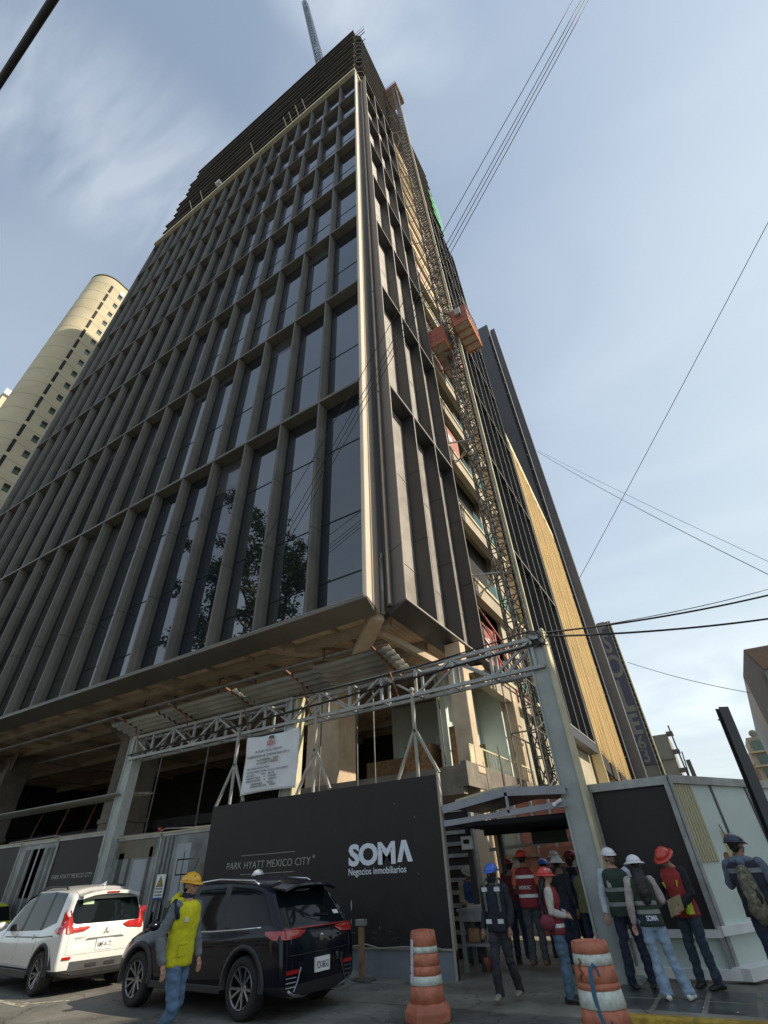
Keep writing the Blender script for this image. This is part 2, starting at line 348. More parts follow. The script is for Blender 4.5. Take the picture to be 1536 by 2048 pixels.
k.quad((-13.7, 7.05, .004), (-12.0, 6.85, .004), (-12.0, 6.97, .004), (-13.7, 7.17, .004)); k.quad((-12.2, 7.0, .004), (-11.6, 7.5, .004), (-11.7, 7.56, .004), (-12.3, 7.06, .004))
tag(k.build('marking_and_sun_patch', 'line'), kind='structure')  # pale strips double as road paint and painted sun patches

b = MB()
for q in range(420):
    x = random.uniform(-16, 2); y = random.uniform(6.2, 9.4) if random.random() < .7 else random.uniform(9.4, 11); a = random.random() * 6.28; l = random.uniform(.012, .035)
    z0 = .006 if (y < 9.4 or -7.5 < x < -2.4) else .128 if x < -7.6 else .068; z0 += .018 if -7.6 < x < -2.35 and y > 8.9 else 0
    c, s_ = math.cos(a) * l, math.sin(a) * l; b.add([(x - c, y - s_, z0), (x + s_ * .5, y - c * .5, z0 + .006), (x + c, y + s_, z0 + .003), (x - s_ * .5, y + c * .5, z0 + .008)], [(0, 1, 2, 3)], random.choice((0, 0, 1, 2)))
tag(b.build('ground_litter', [mat('dry_leaf', (.16, .11, .05)), mat('pebble', (.25, .24, .21)), mat('paper_scrap', (.5, .5, .47))]), kind='stuff')
# ================================================================ TOWER
X0, Y0 = -7.58, 11.6
ZL = [8.89, 20.5, 30.4, 40.4, 50.2, 60.0, 69.8, 79.4, 89.4]
XR = -6.54
NB = 17; BW = 2.5; XL = X0 - NB * BW
tw = wthing('office_tower', 'dark high-rise office tower under construction, black fins and windows below open concrete floors', 'office tower', (-28, 27, 0))
# front ledges
for i, z in enumerate(ZL):
    b = MB(); b.box(XL - .1, X0 - .0, Y0 - .02, Y0 + .62, z - .07, z + .07)
    b.box(XL - .1, X0, Y0 - .03, Y0 - .02, z + .055, z + .072, 1)
    b.build('ledge', ['fin', 'edge'], tw)
# front fins with panel joints
for i in range(NB + 1):
    b = MB(); x = X0 - i * BW
    wd = .11 if i else .06
    for r in range(8):
        z0, z1 = ZL[r] + .07, ZL[r + 1] - .07; n = 3 if r == 0 else 2
        for q in range(n):
            a = z0 + (z1 - z0) * q / n + (.012 if q else 0); c = z0 + (z1 - z0) * (q + 1) / n - (.012 if q < n - 1 else 0)
            # slightly swelling section
            xs = x - (wd if i == 0 else 0)
            P = [(x - wd / 2 - .02, Y0 + .62), (x - wd / 2, Y0 + .06), (x - wd / 2 + .02, Y0), (x + wd / 2 - .02, Y0), (x + wd / 2, Y0 + .06), (x + wd / 2 + .05, Y0 + .3), (x + wd / 2 + .02, Y0 + .62)]
            if i == 0: P = [(px - wd, py) for px, py in P]
            b.prism(P, a, c)
        b.box(x - wd - .0, x - .02 if i else x - .08, Y0 + .05, Y0 + .6, z0, z1, 1)
    b.build('fin', ['fin', 'dark'], tw)
# front windows: pane, transoms and dark reveal
stuff = MB(); cnt = 0
for r in range(8):
    for i in range(NB):
        x1 = X0 - i * BW - .07; x0 = x1 - BW + .14; z0, z1 = ZL[r] + .07, ZL[r + 1] - .07
        b = stuff if cnt >= 74 else MB()
        jx = random.uniform(-.007, .007)
        b.quad((x0, Y0 + .6 + jx, z0), (x1, Y0 + .6 - jx, z0), (x1, Y0 + .6 - jx, z1), (x0, Y0 + .6 + jx, z1), 0)
        hs = ([.12, .36, .72] if r == 0 else [.42])
        for q in hs:
            zc = z0 + (z1 - z0) * q; b.box(x0, x1, Y0 + .575, Y0 + .605, zc - .018, zc + .018, 1)
        b.box(x0, x0 + .05, Y0 + .56, Y0 + .61, z0, z1, 1)
        if b is not stuff:
            if random.random() < .22:      # roller blind part way down behind the pane
                hb_ = random.uniform(.15, .5) * (z1 - z0) * .5; b.box(x0 + .06, x1 - .03, Y0 + .588, Y0 + .596, z1 - hb_, z1, 2)
            b.build('window', [random.choice(('glass', 'glass', 'glass3', 'glass2')), 'netd', 'blind'], tw)
        cnt += 1
o = stuff.build('upper_windows', ['glass', 'netd'], tw); o['kind'] = 'stuff'
# dark inner box behind the windows (core of building)
b = MB(); b.box(XL, X0 - .3, Y0 + .75, 42, 9.3, 91); b.box(X0 - .5, XR - .75, 13.3, 20, 9.3, 91); b.build('inner_wall', 'dark', tw)
# left end wall
b = MB(); b.box(XL - .16, XL, Y0 + .0, 42, 8.8, 91.2); b.build('end_wall', 'clad', tw)
# trim beam round the top of the cladding
b = MB(); b.box(XL - .3, X0 + .1, Y0 - .25, Y0 + .5, 91.1, 91.95); b.box(X0 - .3, X0 + .1, Y0 + .4, 13.2, 91.1, 91.95, 0); b.build('trim_beam', 'trim', tw)
b = MB()     # top band under the trim
b.box(XL, X0 - .1, Y0 + .35, Y0 + .7, 89.47, 91.1); b.build('top_band', 'clad', tw)
# corner: beige ribbed return, notch and dark pilaster
b = MB(); b.prism([(-7.50, 11.585), (-7.46, 11.6), (-7.80, 13.02), (-7.95, 13.0), (-7.62, 11.585)], 8.87, 90.6)
b.build('beige_return', 'beige', tw)
b = MB()
zs = [8.87, 11.15, 17.2, 23.2, 29.2, 35, 41, 47, 53, 59, 65, 71, 77, 83, 90.4]
for a, c in zip(zs[:-1], zs[1:]):
    b.prism([(-7.62, 13.04), (-6.545, 12.59), (-6.545, 12.62), (-7.6, 13.3)], a + .012, c - .012)
b.build('corner_pilaster', 'greyp', tw)
b = MB(); b.prism([(-7.95, 12.9), (-7.6, 13.1), (-7.6, 13.4), (-8.1, 13.4)], 8.87, 91); b.build('notch_back', 'clad', tw)
b = MB(); b.tube([(-7.66, 12.96, 8.8), (-7.66, 12.96, 11.1)], .085, 12); b.tube([(-7.6, 12.86, 11.0), (-7.6, 12.86, 11.25)], .04, 8); b.build('downpipe', 'steel', tw, smooth=True)
# bottom edge band (front and side) and soffit
b = MB()
b.add([(XL - .1, Y0 + .0, 8.82), (X0 + .1, Y0, 8.82), (X0 - .12, Y0 + .95, 8.62), (XL - .1, Y0 + .95, 8.62), (XL - .1, Y0 + .95, 8.9), (X0 - .12, Y0 + .95, 8.9), (X0 + .1, Y0, 8.9), (XL - .1, Y0, 8.9)],
      [(0, 1, 2, 3), (3, 2, 5, 4), (0, 7, 6, 1), (1, 6, 5, 2), (4, 5, 6, 7)])
b.build('bottom_band', 'fin', tw)
b = MB()
b.add([(XR, 12.6, 8.86), (XR, 22.4, 8.86), (XR - .85, 22.4, 8.62), (XR - .85, 12.9, 8.62), (XR - .85, 12.9, 8.92), (XR, 12.6, 8.92), (XR, 22.4, 8.92), (XR - .85, 22.4, 8.92)],
      [(0, 3, 2, 1), (3, 4, 7, 2), (0, 1, 6, 5), (4, 5, 6, 7), (0, 5, 4, 3), (1, 2, 7, 6)])

b.build('side_bottom_band', ['clad', 'edge'], tw)
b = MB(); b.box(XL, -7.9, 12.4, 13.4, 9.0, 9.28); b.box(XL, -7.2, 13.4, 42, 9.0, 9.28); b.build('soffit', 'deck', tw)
for x in (-12.6, -19.4, -25.3, -32, -38.6, -45):    # beams under the soffit
    b = MB(); b.beam((x, 12.5, 8.86), (x, 42, 8.86), .35, .3); b.build('soffit_beam', 'conc_bounce' if x > -20 else 'concl', tw)  # nearer beams take the tone with bounce light painted in
b = MB()
for y in (13.7, 16.5, 21, 26): b.beam((XL, y, 8.82), (XR - 1.3, y, 8.82), .3, .32)
b.build('edge_beam', 'concl', tw)
b = MB()
for x in [-10 - 2.2 * i for i in range(18)]: b.beam((x, 13.1, 8.93), (x, 16.3, 8.93), .12, .14)
tag(b.build('soffit_ribs', 'concl', tw), kind='stuff')
# street level columns with splayed brackets
for x, y, wd in ((-12.55, 16.0, 1.55), (-6.78, 16.6, .66), (-25.3, 16.0, 1.7), (-38.5, 16, 1.7), (-7.2, 23.5, .8), (-19, 26, 1.2), (-12.5, 27, 1.2)):
    b = MB(); b.box(x - wd / 2, x + wd / 2, y, y + wd * .8, -.1, 8.7)
    b.box(x - wd / 2 - .06, x + wd / 2 + .06, y - .06, y + wd * .8 + .06, 4.15, 4.35)
    for dx, dy in (((1, -.25), (-1, -.25), (.15, -1)) if wd > 1 else ()):
        k_ = 1.5 if wd < 1 else 1.9
        b.add([(x + dx * wd * .3 - .16, y + .3, 7.6), (x + dx * wd * .3 + .16, y + .3, 7.6), (x + dx * k_ + .16, y + .3 + dy * k_, 8.72), (x + dx * k_ - .16, y + .3 + dy * k_, 8.72), (x - .16, y + .3, 8.8), (x + .16, y + .3, 8.8)], [(0, 1, 2, 3), (0, 3, 4), (1, 5, 2), (3, 2, 5, 4), (0, 4, 5, 1)])
    b.build('column', 'conc_bounce' if x > -15 else 'mezz', tw, bevel=.03)  # right columns lightened for bounce light, left ones darkened for the shaded void
b = MB(); b.beam((-7.9, 12.9, 8.8), (-12.2, 16.6, 7.4), .5, .4); b.beam((-13, 12.8, 8.85), (-10.2, 16, 8.6), .3, .3); b.build('corner_brace', 'conc_bounce', tw)
# interior back walls, mezzanine slab and parapet
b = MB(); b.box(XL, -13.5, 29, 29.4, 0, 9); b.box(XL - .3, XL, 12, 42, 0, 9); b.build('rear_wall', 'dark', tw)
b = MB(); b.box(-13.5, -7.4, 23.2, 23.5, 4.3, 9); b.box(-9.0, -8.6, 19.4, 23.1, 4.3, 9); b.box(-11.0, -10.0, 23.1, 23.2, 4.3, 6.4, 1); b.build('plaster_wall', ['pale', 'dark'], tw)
b = MB(); b.box(-10.9, -10.5, 23.0, 23.08, 6.6, 7.0); tag(b.build('work_lamp_box', 'white'), 'small white box lamp on the wall above the mezzanine', 'lamp')
b = MB(); b.beam((-6.9, 16.8, 7.6), (-9.6, 17.4, 8.7), .22); b.beam((-6.7, 16.8, 7.6), (-6.9, 20.0, 8.7), .22); b.beam((-7.0, 16.6, 7.7), (-8.6, 13.4, 8.75), .22); b.build('splayed_bracket', 'conc_bounce', tw)
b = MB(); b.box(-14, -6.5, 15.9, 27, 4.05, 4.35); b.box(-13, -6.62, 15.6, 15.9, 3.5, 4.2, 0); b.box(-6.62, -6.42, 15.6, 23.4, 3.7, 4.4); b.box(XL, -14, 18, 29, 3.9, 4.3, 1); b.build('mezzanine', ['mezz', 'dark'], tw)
b = MB(); b.beam((-6.5, 16.2, 4.98), (-6.5, 23.4, 4.98), .05)
for q in range(25): b.beam((-6.5, 16.3 + q * .29, 4.4), (-6.5, 16.3 + q * .29, 4.98), .022)
b.box(-6.52, -6.48, 16.2, 17.4, 4.4, 4.95); b.build('balustrade', 'trim', tw)
b = MB(); b.box(-13.2, -7.4, 20.2, 20.3, 4.4, 5.7); b.box(-10.6, -9.4, 19.2, 20.1, 4.4, 5.9); b.box(-8.2, -7.8, 18.6, 19.2, 4.4, 6.2); b.build('stored_boards', 'board', tw)
cl = 0
for x, y in ((-9.2, 14.6), (-10.3, 15.2), (-11.2, 14.2), (-15.6, 15), (-17.2, 14.4), (-21, 15), (-22.4, 14.4), (-8.4, 18.4), (-10, 19)):
    b = MB(); b.tube([(x, y, 4.3 if y > 15.8 else 0), (x + random.uniform(-.05, .05), y, 8.95)], .03, 6); b.box(x - .1, x + .1, y - .1, y + .1, 8.93, 8.99); tag(b.build('steel_prop', 'mast'), 'adjustable steel prop holding up the concrete soffit', 'prop', 'steel props under the tower slab')
b = MB()
for y, z, r_ in ((14.3, 8.5, .07), (14.6, 8.55, .04), (17.5, 8.4, .09)): b.tube([(-46, y, z), (-8.5, y, z)], r_, 8)
for q in range(12): b.tube([(-9 - q * 3, 14.3, 8.5), (-9 - q * 3, 14.3, 9.0)], .012, 5)
b.build('soffit_pipes', 'steel', tw)
for x, y, z in ((-9.0, 17, 7.2), (-11, 18.5, 7.0), (-8.2, 20, 7.3)):
    b = MB(); b.tube([(x, y, z), (x, y, 9.0)], .008, 5); b.lathe([(.02, .12), (.06, .05), (.07, 0)], (x, y, z - .05), 10); b.build('work_lamp', 'black', tw)
# right facade, section A: three bays
SY = [12.6, 15.05, 17.5, 19.85]
for i, y in enumerate(SY):
    if i == 0: continue
    b = MB()
    for r in range(8):
        z0, z1 = ZL[r] + .03, ZL[r + 1] - .07; n = 3 if r == 0 else 2
        for q in range(n):
            a = z0 + (z1 - z0) * q / n + (.014 if q else 0); c = z0 + (z1 - z0) * (q + 1) / n - (.014 if q < n - 1 else 0)
            b.box(XR - .7, XR, y - .07, y + .07, a, c)
            b.box(XR, XR + .012, y - .07, y - .015, a, c, 1)  # pale strip paints the sun grazing the fin edge
    b.build('side_fin', ['clad', 'edge'], tw)
b = MB()
b.box(XR - .02, XR + .012, 12.585, 12.64, 8.9, 90.4); b.box(XR, XR + .014, 12.6, 22.4, 8.885, 8.94); b.build('pale_corner_trim', 'edge', tw)
for z in ZL[1:]:
    b = MB(); b.prism([(XR, 12.62), (XR, 19.9), (XR - .7, 19.9), (XR - .7, 12.95)], z - .07, z + .07); b.box(XR, XR + .012, 12.6, 19.9, z + .0, z + .07, 1); b.build('side_ledge', ['clad', 'edge'], tw)
for r in range(8):
    for i in range(3):
        b = MB(); z0, z1 = ZL[r] + .07, ZL[r + 1] - .07; y0, y1 = SY[i] + .07, SY[i + 1] - .07
        b.box(XR - .74, XR - .7, y0, y1, z0, z1, 0)
        for q in ((.2, .62) if r == 0 else (.2, .55)): zc = z0 + (z1 - z0) * q; b.box(XR - .7, XR - .68, y0, y1, zc - .03, zc + .03, 1)
        b.box(XR - .7, XR - .66, y0, y0 + .06, z0, z1, 1)
        b.build('screen_panel', ['screen', 'edge'], tw)
b = MB(); b.box(XR - .9, XR - .74, 12.8, 20, 8.95, 91); b.build('side_wall', 'clad', tw)
# recess with open floors between the two clad sections
zf = [8.95 + 4.88 * i for i in range(17)]
b = MB(); b.box(-13.5, -8.3, 23.4, 30, 9, 48); b.box(-13.5, -7.15, 20.1, 29.8, 48, 92); b.box(-13.2, XR - .15, 19.92, 20.12, 9, 92, 0); b.box(-13.2, XR - .15, 29.75, 29.95, 9, 92, 0); b.build('recess_wall', ['wood'], tw)
b = MB(); b.box(-8.3, -7.6, 27.4, 29.8, 9, 48); b.box(-8.9, -8.25, 20.1, 23.4, 9, 48, 1); b.build('recess_panel', ['concl', 'wood'], tw)
for i, z in enumerate(zf):
    b = MB(); b.box(-13.2, XR - .35, 20.1, 29.8, z - .22, z); b.box(XR - .75, XR - .35, 20.1, 28.6, z - .95, z - .22); b.box(XR - .35, XR - .27, 20.1, 29.7, z - .12, z + .04, 1)
    b.build('balcony_slab', ['concl', 'trim'], tw)
    if i < 16:
        b = MB()
        if i in (0, 3, 5, 8): b.box(XR - .5, XR - .46, 20.9, 23.4, z + .2, z + 2.5, 1); b.box(XR - .455, XR - .45, 21.6, 22.2, z + 1.2, z + 1.8, 2)
        b.box(XR - .42, XR - .40, 23.6, 29.4, z + .02, z + 1.15, 0)
        for y in (20.3, 24.6, 27.2): b.box(-8.25, -8.0, y, y + .25, z, z + 4.1, 3)
        b.build('balcony_barrier', ['bglass', 'orr', 'white', 'concl'], tw)
# section B: five bays beyond the recess
BY = [30.0 + 2.42 * i for i in range(6)]
for i, y in enumerate(BY):
    b = MB()
    for r in range(8):
        for q in range(2):
            z0, z1 = ZL[r] + .07, ZL[r + 1] - .07; a = z0 + (z1 - z0) * q / 2; c = z0 + (z1 - z0) * (q + 1) / 2 - .02
            b.box(XR - .7, XR, y - .07, y + .07, a, c); b.box(XR, XR + .014, y - .075, y + .0, a, c, 1)  # same painted strip of grazing sun on each fin
    b.build('side_fin', ['clad', 'edge'], tw)
for z in ZL:
    b = MB(); b.box(XR - .7, XR, 30, 42.2, z - .07, z + .07); b.box(XR, XR + .014, 30, 42.2, z, z + .07, 1); b.build('side_ledge', ['clad', 'edge'], tw)
for r in range(8):
    for i in range(5):
        b = MB(); b.box(XR - .72, XR - .66, BY[i] + .07, BY[i + 1] - .07, ZL[r] + .07, ZL[r + 1] - .07); b.build('dark_panel', 'clad', tw)
b = MB(); b.box(XR - .9, XR - .72, 29.9, 42.2, 8.6, 92); b.box(XR - 6, XR - .05, 42.12, 42.2, 8.6, 92); b.box(XR - 1.0, XR, 30, 42.2, 8.2, 8.8); b.build('end_wing_wall', 'clad', tw)
b = MB(); b.box(XR - .3, XR + .1, 29.75, 29.93, 9, 91, 0); b.box(XR + .02, XR + .1, 29.9, 29.99, 9, 50, 1); b.build('wing_edge_strip', ['edge', 'green'], tw)
# open upper floors
zu = [92.4 + 3.6 * i for i in range(11)]
for i, z in enumerate(zu):
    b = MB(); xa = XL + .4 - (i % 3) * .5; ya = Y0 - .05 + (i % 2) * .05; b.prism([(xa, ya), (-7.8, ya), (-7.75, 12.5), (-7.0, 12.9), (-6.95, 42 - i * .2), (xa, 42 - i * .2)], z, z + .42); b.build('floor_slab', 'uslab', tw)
    b = MB()
    for q in range(19):
        x = XL + 1.2 + q * 2.28
        b.box(x, x + .1, Y0 + .1, Y0 + .16, z + .42, z + 1.6)
    b.box(XL + .6, -7.95, Y0 + .12, Y0 + .15, z + 1.5, z + 1.56); b.box(XL + .6, -7.95, Y0 + .12, Y0 + .15, z + .95, z + 1.0)
    b.build('guard_rail', 'rust', tw)
    if i < 10:
        b = MB(); y = Y0 + .3
        for q in range(13):
            if random.random() < .85:
                x = XL + 1 + q * 3.35; b.quad((x, y, z + .42), (x + 3.3, y, z + .42), (x + 3.3, y + .15, z + random.uniform(2.2, 3.5)), (x, y + .1, z + random.uniform(2.2, 3.5)))
        for q in range(7):
            yy = Y0 + 1.7 + q * 3.9; b.quad((-7.3, yy, z + .42), (-7.3, yy + 3.8, z + .42), (-7.35, yy + 3.8, z + random.uniform(1.5, 3.4)), (-7.35, yy, z + random.uniform(1.6, 3.4)))
        b.build('safety_netting', 'netd', tw)
b = MB(); b.box(XL + 4, -11, 15.5, 38, 92, 131); b.build('concrete_core', 'dark', tw)
b = MB()
for q in range(8):
    for yy in (13, 21, 30, 40): b.box(XL + 2 + q * 5.6, XL + 2.7 + q * 5.6, yy, yy + .7, 92, 128)
b.build('upper_column', 'conc', tw)
b = MB()
for i in (2, 3, 4, 5): z = zu[i]; b.quad((XR - .2, 37, z), (XR - .2, 42, z), (XR - .2, 42, z + 2.2), (XR - .2, 37, z + 2.2))
b.build('green_netting', 'green', tw)
for x, z in ((-16.5, 93.5), (-17.8, 93.2), (-19, 92.5), (-20, 92), (-27.4, 95), (-38.5, 92.4), (-41, 92)):
    b = MB(); b.beam((x, Y0 + .2, z - .3), (x - .1, Y0 - 1.1, z + 2.3), .09); b.build('scaffold_pole', 'trim', tw)
b = MB(); b.box(-35.2, -34.3, Y0 - .7, Y0 + .1, 93.2, 93.9); b.build('work_light', 'white', tw)

# tower crane jib rising behind the roof
def lattice(mb, p, q, wd, seg, r, m=0, tri=False):
    p = Vector(p); q = Vector(q); d = (q - p); n = max(2, int(d.length / seg)); d.normalize()
    up = Vector((0, 0, 1)) if abs(d.z) < .95 else Vector((0, 1, 0)); a = d.cross(up).normalized(); b = d.cross(a).normalized()
    cs = [(-1, -1), (1, -1), (1, 1), (-1, 1)] if not tri else [(-1, -1), (1, -1), (0, 1)]
    P = [[p + (q - p) * (i / n) + (a * x + b * y) * wd / 2 for x, y in cs] for i in range(n + 1)]
    k = len(cs)
    for j in range(k): mb.beam(P[0][j], P[n][j], r * 1.8, m=m)
    for i in range(n + 1):
        for j in range(k):
            mb.beam(P[i][j], P[i][(j + 1) % k], r, m=m)
            if i < n: mb.beam(P[i][j] if i % 2 else P[i][(j + 1) % k], P[i + 1][(j + 1) % k] if i % 2 else P[i + 1][j], r, m=m)
ra = ray(641, 128); rb = ray(610, 6)
A = CAM + ra * (13.6 / ra.y); B = CAM + rb * (7.4 / rb.y)
cr = wthing('tower_crane', 'blue lattice crane jib rising behind the tower roof', 'crane', tuple(A - (B - A) * .15))
b = MB(); lattice(b, A - (B - A) * .15, B, 1.5, 1.7, .075); b.build('jib', 'blues', cr)
b = MB(); b.tube([B, B + (B - A).normalized() * 1.3], .12, 8); b.ball(tuple(B), .4); b.build('jib_head', 'blues', cr)

# ================================================================ HOIST
hm = wthing('construction_hoist_mast', 'tall grey lattice mast of the builders lift running up the side of the tower', 'hoist mast', (-5.0, 21.4, .1))
b = MB(); lattice(b, (-5.0, 21.3, .1), (-5.0, 21.3, 119), .62, .75, .05); b.build('mast', 'mast', hm)
b = MB(); lattice(b, (-5.62, 21.6, .1), (-5.62, 21.6, 92), .42, 1.0, .045); b.build('cable_mast', 'mast', hm)
b = MB(); b.box(-4.64, -4.54, 21.2, 21.35, 9, 100); b.build('cable_guide', 'trim', hm)
for i, z in enumerate([13.6 + 9.76 * k for k in range(11)]):
    b = MB(); b.beam((-5.3, 21.1, z), (-6.9, 20.5, z), .07); b.beam((-5.3, 21.6, z), (-6.9, 22.4, z), .07); b.beam((-6.1, 20.8, z), (-6.1, 22.0, z), .07); b.beam((-5.3, 21.1, z), (-6.9, 22.4, z), .05)
    b.build('wall_tie', 'steel', hm)
def cabin(x0, x1, y0, y1, z0, label, win=True):
    t = wthing('hoist_cabin', label, 'lift cabin', ((x0 + x1) / 2, (y0 + y1) / 2, z0), group='builders lift cabins on the mast')
    H = 2.15
    b = MB(); b.box(x0, x1, y0, y1, z0 + .12, z0 + H); 
    for z in (.6, 1.2, 1.8): b.box(x0 - .02, x1 + .02, y0 - .02, y1 + .02, z0 + z, z0 + z + .05)
    for q in range(6): yy = y0 + (y1 - y0) * q / 5; b.box(x1 - .01, x1 + .03, yy - .025, yy + .025, z0 + .1, z0 + H); xx = x0 + (x1 - x0) * q / 5; b.box(xx - .02, xx + .02, y0 - .03, y0 + .01, z0 + .1, z0 + H)
    b.build('body', 'orr', t)
    b = MB(); n = 4
    for i in range(n): b.box(x0 + .06, x1 - .06, y0 + (y1 - y0) * i / n + .06, y0 + (y1 - y0) * (i + 1) / n - .06, z0 - .02, z0 + .1)
    b.build('floor', 'floorp', t)
    b = MB()
    for i in range(n + 1): b.box(x0, x1, y0 + (y1 - y0) * i / n - .05, y0 + (y1 - y0) * i / n + .05, z0 - .07, z0 + .12)
    b.box(x0 - .03, x0 + .06, y0, y1, z0 - .07, z0 + .12); b.box(x1 - .06, x1 + .03, y0, y1, z0 - .07, z0 + .12, 1)
    b.build('floor_frame', ['orr', 'ora'], t)
    b = MB()
    for x in (x0, x1):
        for y in (y0, (y0 + y1) / 2, y1): b.beam((x, y, z0 + H), (x, y, z0 + H + 1.1), .05)
        for z in (.55, 1.08): b.beam((x, y0, z0 + H + z), (x, y1, z0 + H + z), .04)
    for y in (y0, y1):
        for z in (.55, 1.08): b.beam((x0, y, z0 + H + z), (x1, y, z0 + H + z), .04)
    b.build('roof_rail', 'steel', t)
    if win:
        b = MB(); b.slab([(x0 + .35, y0 - .28, z0 + .9), (x1 - .4, y0 - .28, z0 + .9), (x1 - .4, y0 - .28, z0 + 1.7), (x0 + .35, y0 - .28, z0 + 1.7)], (0, .3, 0)); b.build('operator_window', 'bglass' if 0 else 'steel', t)
    return t
cabin(-6.55, -5.35, 20.0, 23.3, 33.2, 'red lift cabin halfway up, between the mast and the tower wall', False)
cabin(-4.55, -3.35, 20.2, 23.0, 34.6, 'red lift cabin halfway up, on the open street side, with a window box')
cabin(-7.9, -4.5, 21.4, 24.6, 122, 'pinkish lift platform at the very top of the mast, beside the open floors', False)
b = MB()    # hanging cables, ropes and torn netting at the mast foot
for i in range(26):
    x = -5.9 + random.random() * 1.7; y = 20.4 + random.random() * 1.4; z1 = 5 + random.random() * 5
    b.tube([(x, y, .3), (x + random.uniform(-.2, .2), y, z1 * .5), (x, y, z1)], .018, 5)
b.build('hanging_cable', 'wire', hm)
tag(b and bpy.data.objects['hanging_cable'], kind='stuff')
b = MB(); rows = []
for i in range(9):
    rows.append([(-6.3 + j * .16 + .1 * math.sin(i), 23.0 + .25 * math.sin(i * 1.7 + j), 4.2 - i * .32 + .4 * math.cos(j * .8)) for j in range(9)])
v = [p for r in rows for p in r]; b.add(v, [(i * 9 + j, i * 9 + j + 1, (i + 1) * 9 + j + 1, (i + 1) * 9 + j) for i in range(8) for j in range(8)])
tag(b.build('hanging_tarpaulin', 'netd', smooth=True), 'dark torn sheet hanging by the foot of the lift mast', 'tarpaulin')
sf = wthing('site_scaffold', 'dense tube scaffold with ladders at the foot of the lift mast', 'scaffold', (-5.2, 18.6, 0))
for x, y in [(a, c) for a in (-5.9, -4.9) for c in (17.4, 19.2, 24.2)]:
    b = MB(); b.tube([(x, y, .1), (x, y, 9.5 if y > 18 else 5.0)], .03, 6); b.build('standard', 'mast', sf)
b = MB()
for z in (1.9, 3.8, 5.7, 7.6):
    for y in (19.2, 24.2): b.beam((-5.9, y, z), (-4.9, y, z), .045)
    b.beam((-5.9, 19.2, z), (-5.9, 24.2, z), .045); b.beam((-4.9, 19.2, z), (-4.9, 24.2, z), .045); b.beam((-4.9, 19.2, z - 1.9), (-4.9, 24.2, z), .04)
b.build('ledger', 'mast', sf)
# red stair rails below the first balcony
b = MB()
for z in (9.2, 10.0, 10.8): b.beam((XR - .3, 20.3, z + 1.3), (XR - .2, 26.5, z - .6), .07)
for y, z in ((20.6, 9), (22.6, 8.6), (24.6, 8.2)): b.beam((XR - .3, y, z), (XR - .3, y, z + 2.9), .07)
b.build('stair_rail', 'orr', tw)
b = MB(); b.box(-7.4, -7.2, 25.4, 29.9, 4.4, 13.5); b.build('white_partition', 'stone', tw)

# ================================================================ NEIGHBOURS
gd = Vector((-.05, 1, 0)).normalized(); gn = Vector((1, .05, 0)).normalized()
gl = wthing('gold_clad_building', 'sunlit building with golden ribbed cladding over beige stone columns, beyond the black tower', 'building', (-7, 55, 0))
GP = lambda s, o, z: tuple(Vector((-6.56, 42.8, z)) + gd * s + gn * o)
Lg = 25.5; GZ = 44.4
def gbox(b, s0, s1, o0, o1, z0, z1, m=0, z2=None, z3=None):
    z2 = z0 if z2 is None else z2; z3 = z1 if z3 is None else z3
    P = [GP(s0, o0, z0), GP(s1, o0, z2), GP(s1, o1, z2), GP(s0, o1, z0), GP(s0, o0, z1), GP(s1, o0, z3), GP(s1, o1, z3), GP(s0, o1, z1)]
    b.add(P, [(0, 1, 2, 3), (7, 6, 5, 4), (0, 4, 5, 1), (1, 5, 6, 2), (2, 6, 7, 3), (3, 7, 4, 0)], m)
b = MB(); gbox(b, 0, Lg, -8, -.55, 0, GZ); b.build('wall', 'stone', gl)
b = MB(); gbox(b, 0, Lg, -.6, 0, GZ - 1.7, GZ); b.build('top_band', 'gold', gl)
for i in range(12):
    s = i * Lg / 11
    b = MB(); gbox(b, s - .12, s + .12, -.6, .02 if i % 4 else .1, 8.8 if i % 4 else 0, GZ - 1.7)
    b.build('gold_rib', 'gold', gl)
b = MB()
for i in range(11):
    s = i * Lg / 11
    for q in range(1): gbox(b, s + 1.05, s + 1.2, -.5, -.2, 8.8, GZ - 1.7)
    gbox(b, s + .1, s + Lg / 11 - .1, -.55, -.42, 8.8, GZ - 1.7)
tag(b.build('gold_louvres', 'gold', gl), kind='stuff')
for z in (18, 27.5, 36.5):
    b = MB(); gbox(b, 0, Lg, -.5, -.42, z - .25, z + .25); b.build('gold_transom', 'gold', gl)
for i in range(4):
    b = MB(); s = i * Lg / 4 + .5; gbox(b, s, s + 5, -.2, -.02, 7.4, 8.6); gbox(b, s, s + 5, -.22, .02, 4.0, 4.25, 1); b.build('window_band', ['dark', 'stone'], gl)
bb = wthing('stone_podium', 'low beige stone wall under the far black cladding, right of the gate post', 'building', (-8, 33, 0))
b = MB(); b.box(-13, -7.3, 30.2, 42.6, 0, 8.4); b.build('wall', 'stone', bb)
b = MB()
for z in (2.8, 5.6): b.box(-7.31, -7.28, 30.2, 42.6, z - .02, z + .02)
for y in (34, 38): b.box(-7.31, -7.28, y - .02, y + .02, 0, 8.4)
b.build('joint', 'dark', bb)
gt = wthing('grey_slab_tower', 'plain slate grey tower slab rising behind the golden building', 'tower', (-14, 75, 0))
b = MB(); b.box(-24, -7.6, 70, 74, 0, 109.3); b.build('wall', 'greyp', gt)
b = MB(); b.box(-8.15, -7.62, 69.9, 70.2, 4, 104); b.build('slot', 'netd', gt)
b = MB(); b.box(-7.5, -6.4, 71.5, 72.6, 0, 108.6); b.build('side_fin', 'greyp', gt)
b = MB()
for i in range(26): b.box(-8.0, -7.85, 69.75, 69.95, 8 + i * 3.7, 8.15 + i * 3.7)
tag(b.build('bracket', 'steel', gt), kind='stuff')
